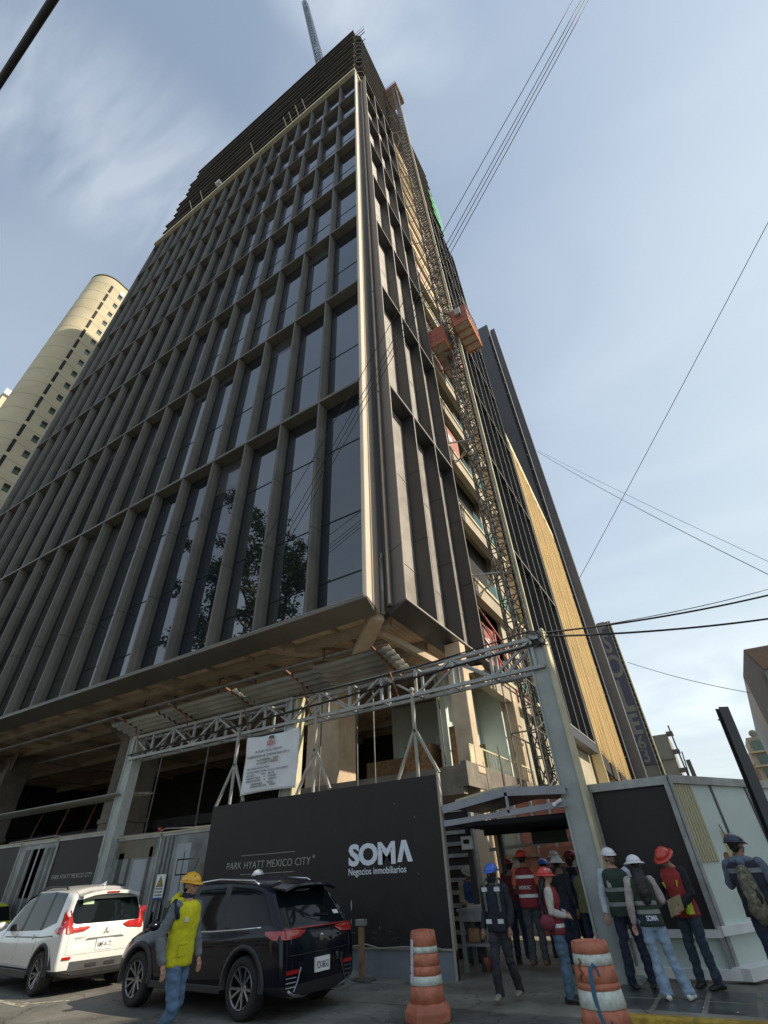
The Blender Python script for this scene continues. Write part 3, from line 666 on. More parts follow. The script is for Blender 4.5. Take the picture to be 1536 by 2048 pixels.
sb = wthing('banner_building', 'pale concrete building with a tall purple vertical banner, behind the golden building', 'building', (-11, 100, 0))
b = MB(); b.box(-24, -5.85, 95, 98, 0, 38.4); b.build('wall', 'stoneg', sb)
b = MB(); 
for i in range(46): b.box(-6.2, -5.9, 94.75, 94.98, .6 + i * .82, 1.05 + i * .82)
b.box(-6.35, -6.2, 94.8, 95, 0, 38.4, 1); b.box(-5.9, -5.75, 94.8, 95, 0, 38.4, 1)
tag(b.build('edge_blocks', ['dark', 'cream'], sb), kind='stuff')
b = MB(); b.box(-8.6, -6.35, 94.8, 94.95, 13.9, 38.2); b.build('banner', 'purple', sb)
b = MB()
for z in (4, 8, 12): b.box(-9, -6.4, 94.93, 94.98, z, z + .08)
b.build('joint', 'dark', sb)
for ch, z, s_, sxx in (('S', 32.6, 5.2, .55), ('O', 28.1, 5.6, .62), ('L', 22.2, 7.6, .5), ('E', 18.6, 4.4, .75), ('6', 16.2, 2.9, .85), ('3', 14.3, 2.9, .85)):
    text(ch, s_, 'banner_letter', 'stoneg', sb, frontm(-7.55, 94.79, z), bold=.12 if s_ > 3 else .05, align='CENTER', sx=sxx)
text('F', 3.2, 'banner_letter', 'stoneg', sb, frontm(-7.55, 94.79, 36.2), bold=.08, align='CENTER')
sc_ = wthing('scaffolded_block', 'grey block wrapped in panels and scaffold, low on the skyline behind the hoarding', 'building', (-4.6, 112, 0))
b = MB(); b.box(-10, -4.0, 108, 118, 0, 20.2); b.build('wall', 'stoneg', sc_)
b = MB()
for z in (8, 11, 14, 17, 20): b.box(-4.0, -2.9, 107.8, 110, z, z + .5)
for z in (8, 12, 16): b.box(-10, -3.9, 107.85, 107.95, z, z + .12)
b.beam((-3.0, 108, 5), (-3.2, 108, 21.5), .25); b.beam((-3.6, 108, 5), (-2.6, 108, 17), .2); b.beam((-2.0, 108, 5), (-2.2, 108, 15.6), .7)
b.build('scaffold', 'mast', sc_)
# left: sunlit rounded tower
lt = wthing('rounded_concrete_tower', 'pale sunlit concrete tower with a rounded end and small windows, left of the black tower', 'tower', (-100, 30, 0))
def rrect(cx, cy, hx, hy, r, n=8):
    P = []
    for qx, qy, a0 in ((1, 1, 0), (-1, 1, 90), (-1, -1, 180), (1, -1, 270)):
        for i in range(n + 1):
            t = R_(a0 + 90 * i / n); P.append((cx + qx * (hx - r) + r * math.cos(t), cy + qy * (hy - r) + r * math.sin(t)))
    return P
b = MB(); P = rrect(-89.6, 29.5, 4.6, 16.9, 4.5, 12); b.prism(P, 0, 125.8); b.build('wall', 'tower2', lt, bevel=.6)
for i in range(32):
    b = MB(); b.prism(rrect(-89.6, 29.5, 4.62, 16.92, 4.52, 12), 4.0 * i + 2.0, 4.0 * i + 2.07); o = b.build('floor_joint', 'stoneg', lt)
for i in range(6, 31):
    z = 4.0 * i - 1
    b = MB(); b.box(-85.3, -85.02, 16.0, 16.55, z + .4, z + 3.5); b.build('slit_window', 'dark', lt)
    b = MB(); b.box(-85.2, -84.97, 18.3, 19.3, z + .9, z + 2.5, 0); b.box(-85.2, -84.96, 18.3, 19.3, z + 1.7, z + 2.5, 1); b.build('window', ['ggl', 'dark'], lt)
b = MB(); b.box(-84.99, -84.8, 18.3, 19.3, 121.6, 123.2); b.build('roof_vent', 'white', lt)
l2 = wthing('distant_white_roof', 'white edge of a far tower roof at the left edge of the picture', 'building', (-200, 31, 0))
b = MB(); b.box(-215, -190, 25.0, 40, 0, 163); b.box(-216, -189, 24.6, 41, 163, 166, 1); b.build('wall', ['tower2', 'white'], l2)
# right: concrete and glass office corner
rt = wthing('angular_office_building', 'angular grey concrete building corner with green glass and a brown soffit, at the right edge', 'building', (14, 66, 0))
b = MB(); b.add([(6.45, 59.6, 0), (30, 60, 0), (30, 90, 0), (8, 90, 0), (6.45, 59.6, 15.9), (7.6, 59.6, 18.4), (30, 60, 18), (30, 90, 18), (8, 90, 15.9)],
    [(0, 1, 6, 5, 4), (1, 2, 7, 6), (2, 3, 8, 7), (3, 0, 4, 8), (4, 5, 6, 7, 8)]); b.build('wall', 'greyp', rt)
b = MB(); b.add([(7.6, 59.5, 18.3), (30, 59.6, 17.6), (30, 59.6, 15.2), (8.35, 59.5, 16.2)], [(0, 1, 2, 3)]); b.build('soffit', mat('brown_soffit', (.15, .11, .09)), rt)
b = MB(); b.box(8.2, 30, 59.3, 59.5, 0, 15.9); 
for i in range(5): b.box(8.15, 30, 59.26, 59.3, 2.6 * i + 2, 2.6 * i + 2.08, 1)
b.build('glass_wall', ['ggl', 'steel'], rt)
ap = wthing('pale_apartment_block', 'pale stepped apartment block with balconies and a satellite dish on the roof, far right', 'apartment block', (12, 125, 0))
b = MB(); b.box(8.2, 26, 120, 135, 0, 17.6); b.box(8.6, 14, 120.5, 130, 17.6, 19.6); b.box(6.6, 8.2, 121, 130, 0, 15.2); b.build('wall', 'concl', ap)
for i in range(7):
    b = MB(); b.box(7.9, 26, 119.2, 120, 3 + i * 2.3, 3.3 + i * 2.3, 0); b.box(9, 26, 119.9, 119.97, 3.4 + i * 2.3, 5.1 + i * 2.3, 1); b.build('balcony', ['cream', 'ggl'], ap)
b = MB(); b.ball((10.2, 121, 20.2), (.8, .3, .7)); b.tube([(10.2, 121, 19.5), (10.2, 121, 20.2)], .1, 6); b.build('satellite_dish', 'stoneg', ap)
lh = wthing('low_roof_house', 'small house with a faceted stone roof showing over the pale hoarding', 'house', (6, 150, 0))
b = MB(); b.lathe([(3.2, 0), (3.2, 13.0), (2.9, 14.2), (1.6, 15.1), (.2, 15.4)], (6.8, 150, 0), 9); b.build('roof', 'stone', lh)
# street side behind the photographer and up the road: they close the street, are mirrored in the glass, and the right one is added for shade
def block(x0, x1, y0, y1, h, m, lab, face):
    t = wthing('street_building', lab, 'building', ((x0 + x1) / 2, (y0 + y1) / 2, 0))
    b = MB(); b.box(x0, x1, y0, y1, 0, h); b.box(x0 - .2, x1 + .2, y0 - .2, y1 + .2, h, h + .5, 0); b.build('wall', m, t)
    b = MB(); z = 1.2
    while z < h - 2.4:
        if face == 'N':
            x = x0 + 1
            while x < x1 - 2: b.box(x, x + 1.5, y1 - .1, y1 + .02, z, z + 1.7); x += 2.7
        else:
            y = y0 + 1
            while y < y1 - 2: b.box(x0 - .02, x0 + .1, y, y + 1.5, z, z + 1.7); y += 2.7
        z += 3.2
    tag(b.build('windows', 'carglass', t), kind='stuff'); return t
block(-60, -26, -30, -17, 10, 'stone', 'plain stone block across the street, behind the photographer to the left', 'N')
block(-24, 4, -32, -19, 6, 'stoneg', 'low grey block across the street, behind the photographer', 'N')
block(17, 30, 7.5, 22, 19.5, 'stoneg', 'grey block added out of view to the right, shading the street', 'W')  # unseen block, placed and sized to keep sun off the street

# ================================================================ GATE GANTRY
ga = wthing('entrance_gantry', 'grey steel truss gantry on three tall posts above the black hoarding', 'gantry', (-9.9, 11.2, 0))
PX = (-2.4, -9.87, -17.3)
for i, x in enumerate(PX):
    b = MB(); w_ = .21
    b.box(x - w_, x + w_ - .02, 11.1, 11.34, 0, 6.1); b.box(x + w_ - .04, x + w_ + .03, 11.05, 11.40, 0, 6.12, 1 if i < 2 else 0)  # yellow right edge paints sunlight onto the nearer two posts
    b.box(x - w_ - .02, x - w_ + .02, 11.06, 11.38, 0, 6.08); b.box(x - .35, x + .35, 11.0, 11.45, .0, .13)
    b.build('post', ['post', 'trim'], ga)
TZ0, TZ1 = 5.24, 5.92
for y in (11.05, 11.45):
    b = MB(); b.box(-17.3, -2.3, y - .04, y + .04, TZ1 - .04, TZ1 + .04); b.box(-17.3, -2.3, y - .04, y + .04, TZ0 - .04, TZ0 + .04); b.build('chord', 'steel', ga)
n = 14; dx = (17.2 - 2.5) / n
for k, y in enumerate((11.05, 11.45)):
    b = MB()
    for i in range(n + 1):
        x = -2.5 - i * dx
        b.beam((x, y, TZ0), (x, y, TZ1), .065)
        if i < n: b.beam((x, y, TZ0 if i % 2 else TZ1), (x - dx, y, TZ1 if i % 2 else TZ0), .055)
    b.build('web', 'steel', ga)
b = MB()
for i in range(15): x = -2.5 - i * dx; b.beam((x, 11.05, TZ0), (x, 11.45, TZ0), .05); b.beam((x, 11.05, TZ1), (x, 11.45, TZ1), .05)
tag(b.build('cross_tie', 'steel', ga), kind='stuff')
# brace tripods that carry the big board
for x in (-5.75, -8.85, -11.85):
    b = MB(); y = 10.98
    b.beam((x, y, 4.4), (x, y, 5.3), .07); b.beam((x, y, 4.4), (x, y, 3.36), .06); b.beam((x, y, 4.42), (x - .55, y, 3.36), .06); b.beam((x, y, 4.42), (x + .54, y, 3.4), .06); b.ball((x, y, 5.35), .07)
    b.build('brace', 'steel' if x < -9 else 'edge', ga)
# corrugated rain roof slung on the gantry
def corrugated(x0, x1, y0, z0, y1, z1, n=9, amp=.05, th=.012):
    b = MB(); N_ = n * 4
    def row(x):
        R1 = []
        for j in range(N_ + 1):
            t = j / N_; R1.append((x, y0 + (y1 - y0) * t, z0 + (z1 - z0) * t + amp * math.sin(t * n * 2 * math.pi)))
        return R1
    A_ = row(x0); B_ = row(x1); k_ = len(A_); up = Vector((0, 0, th))
    vs = A_ + B_ + [tuple(Vector(p) + up) for p in A_ + B_]
    fs = []
    for j in range(k_ - 1):
        fs += [(j, j + 1, k_ + j + 1, k_ + j), (2 * k_ + j, 3 * k_ + j, 3 * k_ + j + 1, 2 * k_ + j + 1), (j, 2 * k_ + j, 2 * k_ + j + 1, j + 1), (k_ + j, k_ + j + 1, 3 * k_ + j + 1, 3 * k_ + j)]
    b.add(vs, fs); return b
rf = wthing('corrugated_canopy', 'long strip of grey corrugated sheets slung over the gantry truss', 'canopy', (-11, 11, 6))
for i, (x0, x1, dz) in enumerate(((-17.6, -15.1, 0), (-15.0, -11.4, .02), (-11.3, -8.4, .0), (-8.5, -5.9, .05))):
    corrugated(x0, x1, 10.15, 6.28 + dz, 11.3, 5.98 + dz, 5, .035).build('sheet', 'corr', rf, smooth=True)
for x in (-16.8, -14.2, -11.6, -9.2, -6.3):
    b = MB(); b.beam((x, 9.95, 6.33), (x - .0, 11.6, 5.93), .05); b.beam((x, 10.7, 6.1), (x + .1, 11.05, 5.3), .03); b.build('purlin', 'rust', rf)
c2 = wthing('corrugated_lean_to', 'low corrugated sheet lean-to above the printed hoarding at the left edge', 'canopy', (-21, 11.6, 3.9))
corrugated(-27, -17.25, 10.9, 4.16, 12.3, 4.3, 6, .035).build('sheet', 'corr', c2, smooth=True)
for x in (-18.6, -20.4, -22.2, -24):
    b = MB(); b.beam((x, 12.2, 4.25), (x - .2, 12.0, 2.9), .04); b.build('strut', 'rust', c2)

# permit banner
bn = wthing('permit_banner', 'white tarpaulin notice printed with permit text, tied to the middle gantry post', 'banner', (-10.4, 10.93, 3.5))
b = MB(); nx, nz = 24, 18; vs = []
for j in range(nz + 1):
    for i in range(nx + 1):
        s_, t_ = i / nx, j / nz
        x = -11.4 + 2.0 * s_ + .04 * math.sin(t_ * 3); z = 3.53 + 1.5 * t_ - .05 * math.sin(s_ * math.pi) * (1 if t_ > .5 else -.6)
        y = 10.90 + .035 * noise.noise(Vector((s_ * 5, t_ * 4, 1))) + .02 * math.sin((s_ - t_) * 14) * s_ * t_
        vs.append((x, y, z))
b.add(vs, [(j * (nx + 1) + i, j * (nx + 1) + i + 1, (j + 1) * (nx + 1) + i + 1, (j + 1) * (nx + 1) + i) for j in range(nz) for i in range(nx)])
o = b.build('tarpaulin', 'banner', bn, smooth=True)
md = o.modifiers.new('s', 'SOLIDIFY'); md.thickness = .006
yb = 10.855
text('SZH', .17, 'emblem', 'redl', bn, frontm(-10.38, yb, 4.70), bold=.006, align='CENTER', depth=.002)
b = MB(); b.prism([(0, 0)] and [(-.11, -.03), (.11, -.03), (.12, .04), (-.06, .05)], 0, .003); b.xf(frontm(-10.38, yb, 4.90)); b.build('emblem_mark', 'ink', bn)
for i, (s_, x, z, sz) in enumerate((('ALCALDIA MIGUEL HIDALGO', -10.45, 4.55, .085), ('MANIFESTACION DE CONSTRUCCION TIPO C', -10.45, 4.43, .085), ('No. DE REGISTRO       FECHA', -10.45, 4.33, .07), ('No. DE FOLIO       VIGENCIA', -10.45, 4.24, .07))):
    text(s_, sz, 'printed_line', 'ink', bn, frontm(x, yb, z), align='CENTER', depth=.002, sx=.9)
rows_ = [(-11.2, 4.13, 'OBRA: CONSTRUCCION DE OFICINAS'), (-11.2, 4.04, 'UBICACION: AVENIDA, COLONIA Y ALCALDIA, CIUDAD DE MEXICO'), (-11.2, 3.96, 'USO DE SUELO                 NIVELES     DIRECTOR'),
         (-11.2, 3.89, 'SUPERFICIE DE TERRENO        m2       RESPONSABLE'), (-11.2, 3.82, 'SUPERFICIE CONSTRUIDA        m2       ARQUITECTO'), (-11.0, 3.74, 'CORRESPONSABLES             REGISTRO'), (-11.0, 3.68, 'SEGURIDAD ESTRUCTURAL       REGISTRO')]
for x, z, s_ in rows_: text(s_, .062, 'printed_line', 'ink', bn, frontm(x, yb, z), depth=.002, sx=.8)

# ================================================================ HOARDINGS
hb = wthing('black_hoarding_board', 'tall black hoarding board with large white and small serif lettering, behind the dark SUV', 'hoarding', (-8.8, 10.94, 0))
b = MB(); b.box(-12.45, -5.27, 10.94, 11.0, .44, 3.37); b.build('panel', 'hoard', hb)
b = MB()
for x in (-5.25,): b.box(x - .02, x + .03, 10.92, 11.03, 0.0, 3.42)
b.box(-12.45, -5.23, 10.925, 10.94, .42, .45)
b.tube([(-7.6, 10.9, .46), (-7.2, 10.88, .50), (-6.9, 10.9, .44), (-6.3, 10.9, .47), (-5.5, 10.9, .45)], .012, 5)
b.build('edge_trim', 'edge', hb)
b = MB(); b.box(-12.4, -5.22, 10.95, 11.02, 0.0, .42); b.build('base_panel', 'hbase', hb)
b = MB()
for x, z, s_ in ((-7.62, 1.12, .1), (-7.62, .85, .05), (-6.9, .75, .025), (-5.9, 1.6, .02), (-6.4, 2.9, .02), (-8.1, 2.5, .02), (-5.9, 2.6, .03), (-7.75, .8, .02)):
    b.slab([(x, 10.939, z - s_), (x + s_ * .25, 10.939, z - s_ * .3), (x + s_ * .1, 10.939, z + s_), (x - s_ * .12, 10.939, z + s_ * .3)], (0, -.002, 0))
b.build('torn_mark', 'lett2', hb)
b = MB()
for q in range(5): x = -6.45 - q * 1.22; b.box(x - .003, x + .003, 10.9385, 10.94, .45, 3.36)
b.build('board_seam', 'black', hb)
b = MB()
for q in range(6):
    for z in (.6, 1.4, 2.2, 3.0, 3.28):
        for e_ in (-.05, .05): b.box(-5.28 - q * 1.22 + e_ - .006, -5.28 - q * 1.22 + e_ + .006, 10.937, 10.94, z, z + .012)
tag(b.build('screw', 'clad', hb), kind='stuff')
b = MB()
for q in range(44):
    x = random.uniform(-12.3, -5.35); z = .46 + abs(random.gauss(0, .16)) if q < 50 else random.uniform(.6, 3.2); a_ = random.uniform(-.5, .5); l = random.uniform(.02, .09)
    b.slab([(x, 10.9395, z), (x + l, 10.9395, z + l * a_), (x + l, 10.9395, z + l * a_ + .006), (x, 10.9395, z + .008)], (0, -.001, 0))
tag(b.build('scuffs', mat('dust_mark', (.10, .09, .08)), hb), kind='stuff')
# SOMA with its open A
text('SOM', .53, 'big_lettering', 'lett', hb, frontm(-7.69, 10.938, 1.815), bold=.022, spacing=.95, fit=1.25)
b = MB(); x = -6.40; z = 1.815; h_ = .385
b.slab([(x, 10.938, z), (x + .115, 10.938, z), (x + .185, 10.938, z + h_ * .62), (x + .265, 10.938, z), (x + .385, 10.938, z), (x + .245, 10.938, z + h_), (x + .13, 10.938, z + h_)], (0, -.006, 0))
b.build('big_lettering', 'lett', hb)
text('Negocios inmobiliarios', .178, 'small_lettering', 'lett', hb, frontm(-7.69, 10.938, 1.635), fit=1.5, bold=.001)
text('PARK HYATT MEXICO CITY', .215, 'serif_lettering', 'lett2', hb, frontm(-11.58, 10.938, 1.885), fit=2.78, spacing=1.06, bold=-.002, shear=.06)
text('®', .10, 'serif_lettering', 'lett2', hb, frontm(-8.74, 10.938, 2.0))
text('RESIDENCES', .13, 'serif_lettering', 'lett2', hb, frontm(-10.86, 10.938, 1.585), fit=1.05)
b = MB(); b.box(-11.1, -9.3, 10.934, 10.939, 2.155, 2.165); b.box(-11.07, -9.3, 10.934, 10.939, 1.765, 1.775)
b.build('rule_line', 'lett2', hb)
# printed hoarding to the left
ph = wthing('printed_hoarding', 'long hoarding printed with washed-out grey street views and black panels, behind the cars', 'hoarding', (-20, 11.3, 0))
XS = [-12.45, -14.9, -17.05, -17.65, -20.5, -22.95, -26, -29]
pm = {}
def printed(name, c, c2):
    m = mat(name, c, .5, 0, .35, 1.3, c2=c2, dirt=.5); return m
pg = printed('faded_print', (.17, .18, .17), (.30, .33, .33)); pd = printed('dark_print', (.035, .037, .035), (.09, .095, .09))
for i, (a, c) in enumerate(zip(XS[:-1], XS[1:])):
    zt = 2.93 if i < 3 else 3.15
    m = [pg, pg, 'hoard', 'hoard', pg, 'hoard', 'hoard'][i]
    b = MB(); b.box(c + .03, a - .03, 11.28, 11.32, .1, zt - .08); b.build('panel', m, ph)
    b = MB(); b.box(c - .03, c + .03, 11.25, 11.36, .1, zt); b.box(c, a, 11.25, 11.36, zt - .1, zt); b.box(c, a, 11.23, 11.25, zt - .02, zt + .012, 1); b.build('frame', ['steel', 'cream'], ph)
b = MB()     # printed picture shapes: columns, streets and the like, on thin film
F = lambda x0, x1, z0, z1, m=0, sk=0: b.slab([(x0, 11.277, z0), (x1, 11.277, z0), (x1 + sk, 11.277, z1), (x0 + sk, 11.277, z1)], (0, -.002, 0), m)
F(-16.95, -15.1, 2.35, 2.83, 2); F(-16.8, -16.55, .2, 2.5, 0); F(-16.3, -16.15, .5, 2.35, 0); F(-15.35, -15.2, .3, 2.6, 0); F(-16.1, -15.4, .2, 1.0, 0)
F(-16.0, -15.4, 1.0, 2.3, 1)
for x in (-14.75, -14.55, -14.38): F(x, x + .09, .2, 2.8, 0)
F(-14.2, -13.2, .2, 1.15, 0); F(-14.1, -13.5, 1.3, 2.6, 1); F(-13.1, -12.5, .2, 1.6, 0, .3); F(-13.2, -12.6, 1.6, 2.1, 2, .2); F(-13.75, -13.72, .9, 2.4, 0); 
F(-14.0, -13.3, 2.2, 2.23, 0); F(-14.0, -13.97, 1.85, 2.2, 0); F(-13.3, -13.27, 1.85, 2.2, 0, .2); F(-14.0, -13.3, 1.85, 1.88, 0)
for x in (-22.6, -22.2, -21.7, -21.2, -20.9): F(x, x + .1 + (x % .3), .2, 2.9, 0, .1)
F(-22.0, -21.3, 1.5, 2.9, 1)
for q in range(30):
    x = -16.9 + random.random() * 4.3; F(x, x + random.uniform(.03, .14), .2, random.uniform(.6, 1.3), random.choice((0, 0, 1)), random.uniform(-.1, .1))
tag(b.build('printed_picture', [pd, mat('print_sky', (.33, .36, .37), .5, 0, .1, 1), mat('print_brown', (.14, .12, .075), .5, 0, .3, 1)], ph), kind='stuff')
text('PARK HYATT MEXICO CITY', .17, 'printed_lettering', 'lett2', ph, frontm(-20.3, 11.278, 1.97), depth=.001, fit=2.3)
b = MB(); b.box(-17.65, -17.1, 11.22, 11.26, .1, 2.45); b.build('dark_door', 'netd', ph)
b = MB(); b.box(-17.8, -17.68, 11.2, 11.24, 2.45, 3.1, 0); b.box(-17.66, -17.4, 11.25, 11.29, 2.55, 2.95, 1); b.build('edge_plate', ['cream', 'terra'], ph)
b = MB(); b.tube([(-12.5, 11.3, 2.96), (-13.6, 11.3, 2.97), (-14.8, 11.28, 3.03), (-15.2, 11.3, 2.95), (-17, 11.3, 2.97), (-17.4, 11.25, 3.2), (-18.2, 11.3, 3.18), (-20.5, 11.3, 3.19), (-20.9, 11.3, 3.24), (-24, 11.3, 3.2)], .02, 5); b.build('cable_on_hoarding', 'steel', ph)
b = MB(); b.ball((-15.1, 11.3, 3.02), .07); b.build('warning_lamp', 'redl', ph)
sg = wthing('caution_sign', 'small white caution sign with a yellow triangle, fixed to the printed hoarding', 'sign', (-14.45, 11.2, 1.4))
b = MB(); b.box(-14.66, -14.28, 11.2, 11.22, 1.34, 1.90); b.build('plate', 'white', sg)
b = MB(); b.slab([(-14.62, 11.198, 1.62), (-14.32, 11.198, 1.62), (-14.47, 11.198, 1.87)], (0, -.002, 0)); b.slab([(-14.58, 11.195, 1.64), (-14.36, 11.195, 1.64), (-14.47, 11.195, 1.83)], (0, -.002, 0), 1); b.build('triangle', ['black', 'yel'], sg)
for s_, z in (('¡PRECAUCION!', 1.555), ('USE EL EQUIPO', 1.48), ('DE SEGURIDAD', 1.41)): text(s_, .06, 'sign_text', 'black', sg, frontm(-14.47, 11.198, z), align='CENTER', depth=.001, bold=.001, sx=.75)
b = MB(); b.box(-14.66, -14.28, 11.195, 11.2, 1.34, 1.38); b.build('blue_strip', mat('blue_strip', (.03, .05, .3)), sg)
# right hand hoarding
rh = wthing('black_gate_hoarding', 'black hoarding panel on a pale base, just right of the tall gate post', 'hoarding', (-1.4, 11.55, 0))
b = MB(); b.box(-2.2, -.75, 11.52, 11.56, .66, 2.74); b.build('panel', 'hoard', rh)
b = MB(); b.box(-2.2, -.7, 11.46, 11.6, 2.74, 2.88); b.box(-2.2, -2.12, 11.44, 11.5, .1, 2.8, 0); b.box(-.78, -.70, 11.44, 11.52, .1, 2.86, 0); b.build('frame', 'steel', rh)
b = MB(); b.box(-2.2, -.72, 11.5, 11.56, .12, .60, 0); b.box(-2.2, -.70, 11.42, 11.56, .58, .68, 1); b.box(-2.3, -.64, 11.36, 11.5, .1, .22, 1); b.box(-1.45, -1.43, 11.495, 11.5, .2, .6, 0); b.build('base', ['pale', 'white'], rh)
pw = wthing('pale_hoarding', 'pale green-white hoarding with a cream ribbed strip, turning the corner at the right edge', 'hoarding', (.2, 13, 0))
wd_ = Vector((1.79, 3.19, 0)).normalized(); wn = Vector((wd_.y, -wd_.x, 0))
WP = lambda s, o, z: tuple(Vector((-.72, 11.54, z)) + wd_ * s + wn * o)
def wbox(b, s0, s1, o0, o1, z0, z1, m=0):
    P = [WP(s0, o0, z0), WP(s1, o0, z0), WP(s1, o1, z0), WP(s0, o1, z0), WP(s0, o0, z1), WP(s1, o0, z1), WP(s1, o1, z1), WP(s0, o1, z1)]
    b.add(P, [(0, 1, 2, 3), (7, 6, 5, 4), (0, 4, 5, 1), (1, 5, 6, 2), (2, 6, 7, 3), (3, 7, 4, 0)], m)
for i in range(7):
    b = MB(); wbox(b, .1 + i * 1.25, 1.31 + i * 1.25, -.06, 0, .1, 2.76); b.build('panel', 'pale', pw)
b = MB(); wbox(b, 0, 9, -.1, .06, 2.76, 2.9); 
for i in range(1, 8): wbox(b, .07 + i * 1.25, .12 + i * 1.25, 0, .02, .1, 2.76, 1)
wbox(b, -.02, .07, -.06, .06, .1, 2.86); b.build('frame', ['steel', 'mast'], pw)
b = MB()
for i in range(7): wbox(b, .10 + i * .085, .155 + i * .085, 0, .03, 1.55, 2.74)
wbox(b, .08, .70, 0, .012, 1.55, 2.74); b.build('ribbed_strip', 'cream', pw)
b = MB(); wbox(b, -.1, 9, .0, .10, .60, .72); wbox(b, -.1, 9, 0, .3, .1, .24); b.build('plinth', 'white', pw)
b = MB(); b.slab([WP(1.0, .004, 1.2), WP(1.5, .004, 1.1), WP(1.6, .004, 1.9), WP(1.1, .004, 2.0)], wn * .004); b.build('stain', mat('yellowed_patch', (.52, .50, .25)), pw)
b = MB(); b.beam(WP(1.3, .05, 1.3), WP(1.05, .05, 2.1), .02); b.beam(WP(1.05, .05, 1.5), WP(1.35, .05, 1.9), .02); b.build('wire_hook', 'rust', pw)
ib = thing('steel_post', 'dark leaning steel I-beam post standing by the kerb at the right edge', 'post', (.42, 10.0, .1))
b = MB()
for (x0, x1, y0, y1) in ((-.075, .075, -.07, -.055), (-.075, .075, .055, .07), (-.01, .01, -.055, .055)): b.box(x0, x1, y0, y1, 0, 3.5)
b.box(-.13, -.07, -.01, .01, 3.3, 3.32); b.build('beam', 'clad', ib); ib.rotation_euler = (R_(0), R_(3.0), R_(25))
# gate canopy with low gable
gc = wthing('gate_canopy', 'low gabled steel canopy over the site entrance, between the black board and the gate post', 'canopy', (-3.8, 11.5, 2.5))
for y in (10.95,):
    b = MB(); b.beam((-5.2, y, 2.68), (-3.75, y, 2.87), .05, .15); b.beam((-3.75, y, 2.87), (-2.5, y, 2.79), .05, .15); b.beam((-5.2, y, 2.42), (-2.55, y, 2.56), .05, .10); b.beam((-3.72, y, 2.5), (-3.72, y, 2.86), .05); b.build('front_truss', 'fascia', gc)
b = MB(); b.quad((-5.2, 10.95, 2.74), (-3.75, 10.95, 2.92), (-3.75, 13.2, 2.92), (-5.2, 13.2, 2.74)); b.quad((-3.75, 10.95, 2.92), (-2.5, 10.95, 2.82), (-2.5, 13.2, 2.82), (-3.75, 13.2, 2.92)); o = b.build('roof_sheet', 'clad', gc); o.modifiers.new('s', 'SOLIDIFY').thickness = .02
b = MB(); b.slab([(-4.9, 11.0, 2.80), (-4.0, 11.0, 2.93), (-3.4, 11.0, 2.94), (-3.6, 11.6, 2.98), (-4.6, 11.6, 2.9)], (0, 0, .04)); b.build('roof_debris', 'cream', gc)
b = MB()
for q in range(6): b.box(-5.1, -2.55, 11.3 + q * .35, 11.36 + q * .35, 2.36, 2.44)
b.box(-5.1, -2.6, 12.9, 13.0, 2.25, 2.4); b.beam((-5.0, 11.2, 2.4), (-3.0, 13, 2.5), .04); b.build('ceiling_bars', 'netd', gc)
b = MB(); b.tube([(-2.75, 10.88, 2.56), (-2.6, 10.86, 2.62)], .03, 8); b.ball((-2.76, 10.88, 2.55), .04); b.build('camera', 'white', gc)
for x, y in ((-5.12, 12.0), (-4.75, 13.0)):
    b = MB(); b.box(x - .05, x + .05, y - .05, y + .05, 0, 2.5); b.build('canopy_post', 'clad', gc)
b = MB(); b.box(-5.25, -5.0, 11.85, 11.93, 1.98, 2.22, 0); b.box(-5.2, -5.06, 11.845, 11.85, 2.08, 2.16, 1); b.build('time_clock', ['white', 'black'], gc)
b = MB(); b.box(-3.95, -3.15, 12.9, 12.94, 2.02, 2.32, 0)
b.build('hanging_board', mat('dark_green_board', (.03, .045, .035)), gc)
for x, w2 in ((-3.85, .1), (-3.6, .16), (-3.4, .1)):
    pass
# inside the gate
wl = wthing('terracotta_screen', 'reddish panels between white uprights standing inside the gate', 'screen', (-4.2, 17, 0))
for i, x in enumerate((-6.1, -5.55, -5.0, -4.45, -3.9, -3.35)):
    b = MB(); b.box(x, x + .5, 17, 17.05, .1, 3.3); b.build('panel', 'terra' if i in (1, 2, 3, 4) else 'stone', wl)
    b = MB(); b.box(x - .06, x + .02, 16.9, 17.0, .1, 3.4); b.build('upright', 'steel', wl)
b = MB(); b.box(-6.3, -3, 16.88, 16.94, 1.85, 1.93); b.box(-6.3, -3, 16.88, 16.94, .9, .96); b.build('rail', 'board', wl)
b = MB(); b.box(-4.4, -2.75, 14.8, 14.86, .5, 2.0); b.build('lower_barrier', 'terra', wl)
iw = wthing('slatted_partition', 'slatted grey partition just inside the gate, behind the black board', 'partition', (-6.2, 13, 0))
b = MB(); b.box(-6.6, -5.6, 13.4, 13.5, 0, 3)
for q in range(12): b.box(-6.6, -5.58, 13.36, 13.4, .2 + q * .24, .28 + q * .24, 1)
b.box(-5.62, -5.54, 13.3, 13.5, 0, 3, 1); b.build('slats', ['dark', 'steel'], iw)
bar = wthing('barrier_arm', 'white horizontal barrier arm across the gateway behind the workers', 'barrier', (-4.2, 13.9, 0))
b = MB(); b.beam((-5.4, 13.9, 2.0), (-2.75, 13.9, 2.12), .07); b.build('arm', 'edge', bar)
b = MB(); b.box(-2.85, -2.72, 13.8, 14, 0, 2.2); b.build('stand', 'clad', bar)
tb = wthing('guard_table', 'rough grey wooden guard table with papers, just inside the gate', 'table', (-5.15, 12.05, 0))
b = MB(); b.box(-5.5, -4.72, 11.75, 12.35, .93, .98); b.build('tabletop', 'steel', tb)
for x in (-5.46, -4.78):
    for y in (11.8, 12.3): b = MB(); b.box(x, x + .07, y - .035, y + .035, .0, .93); b.build('leg', 'steel', tb)
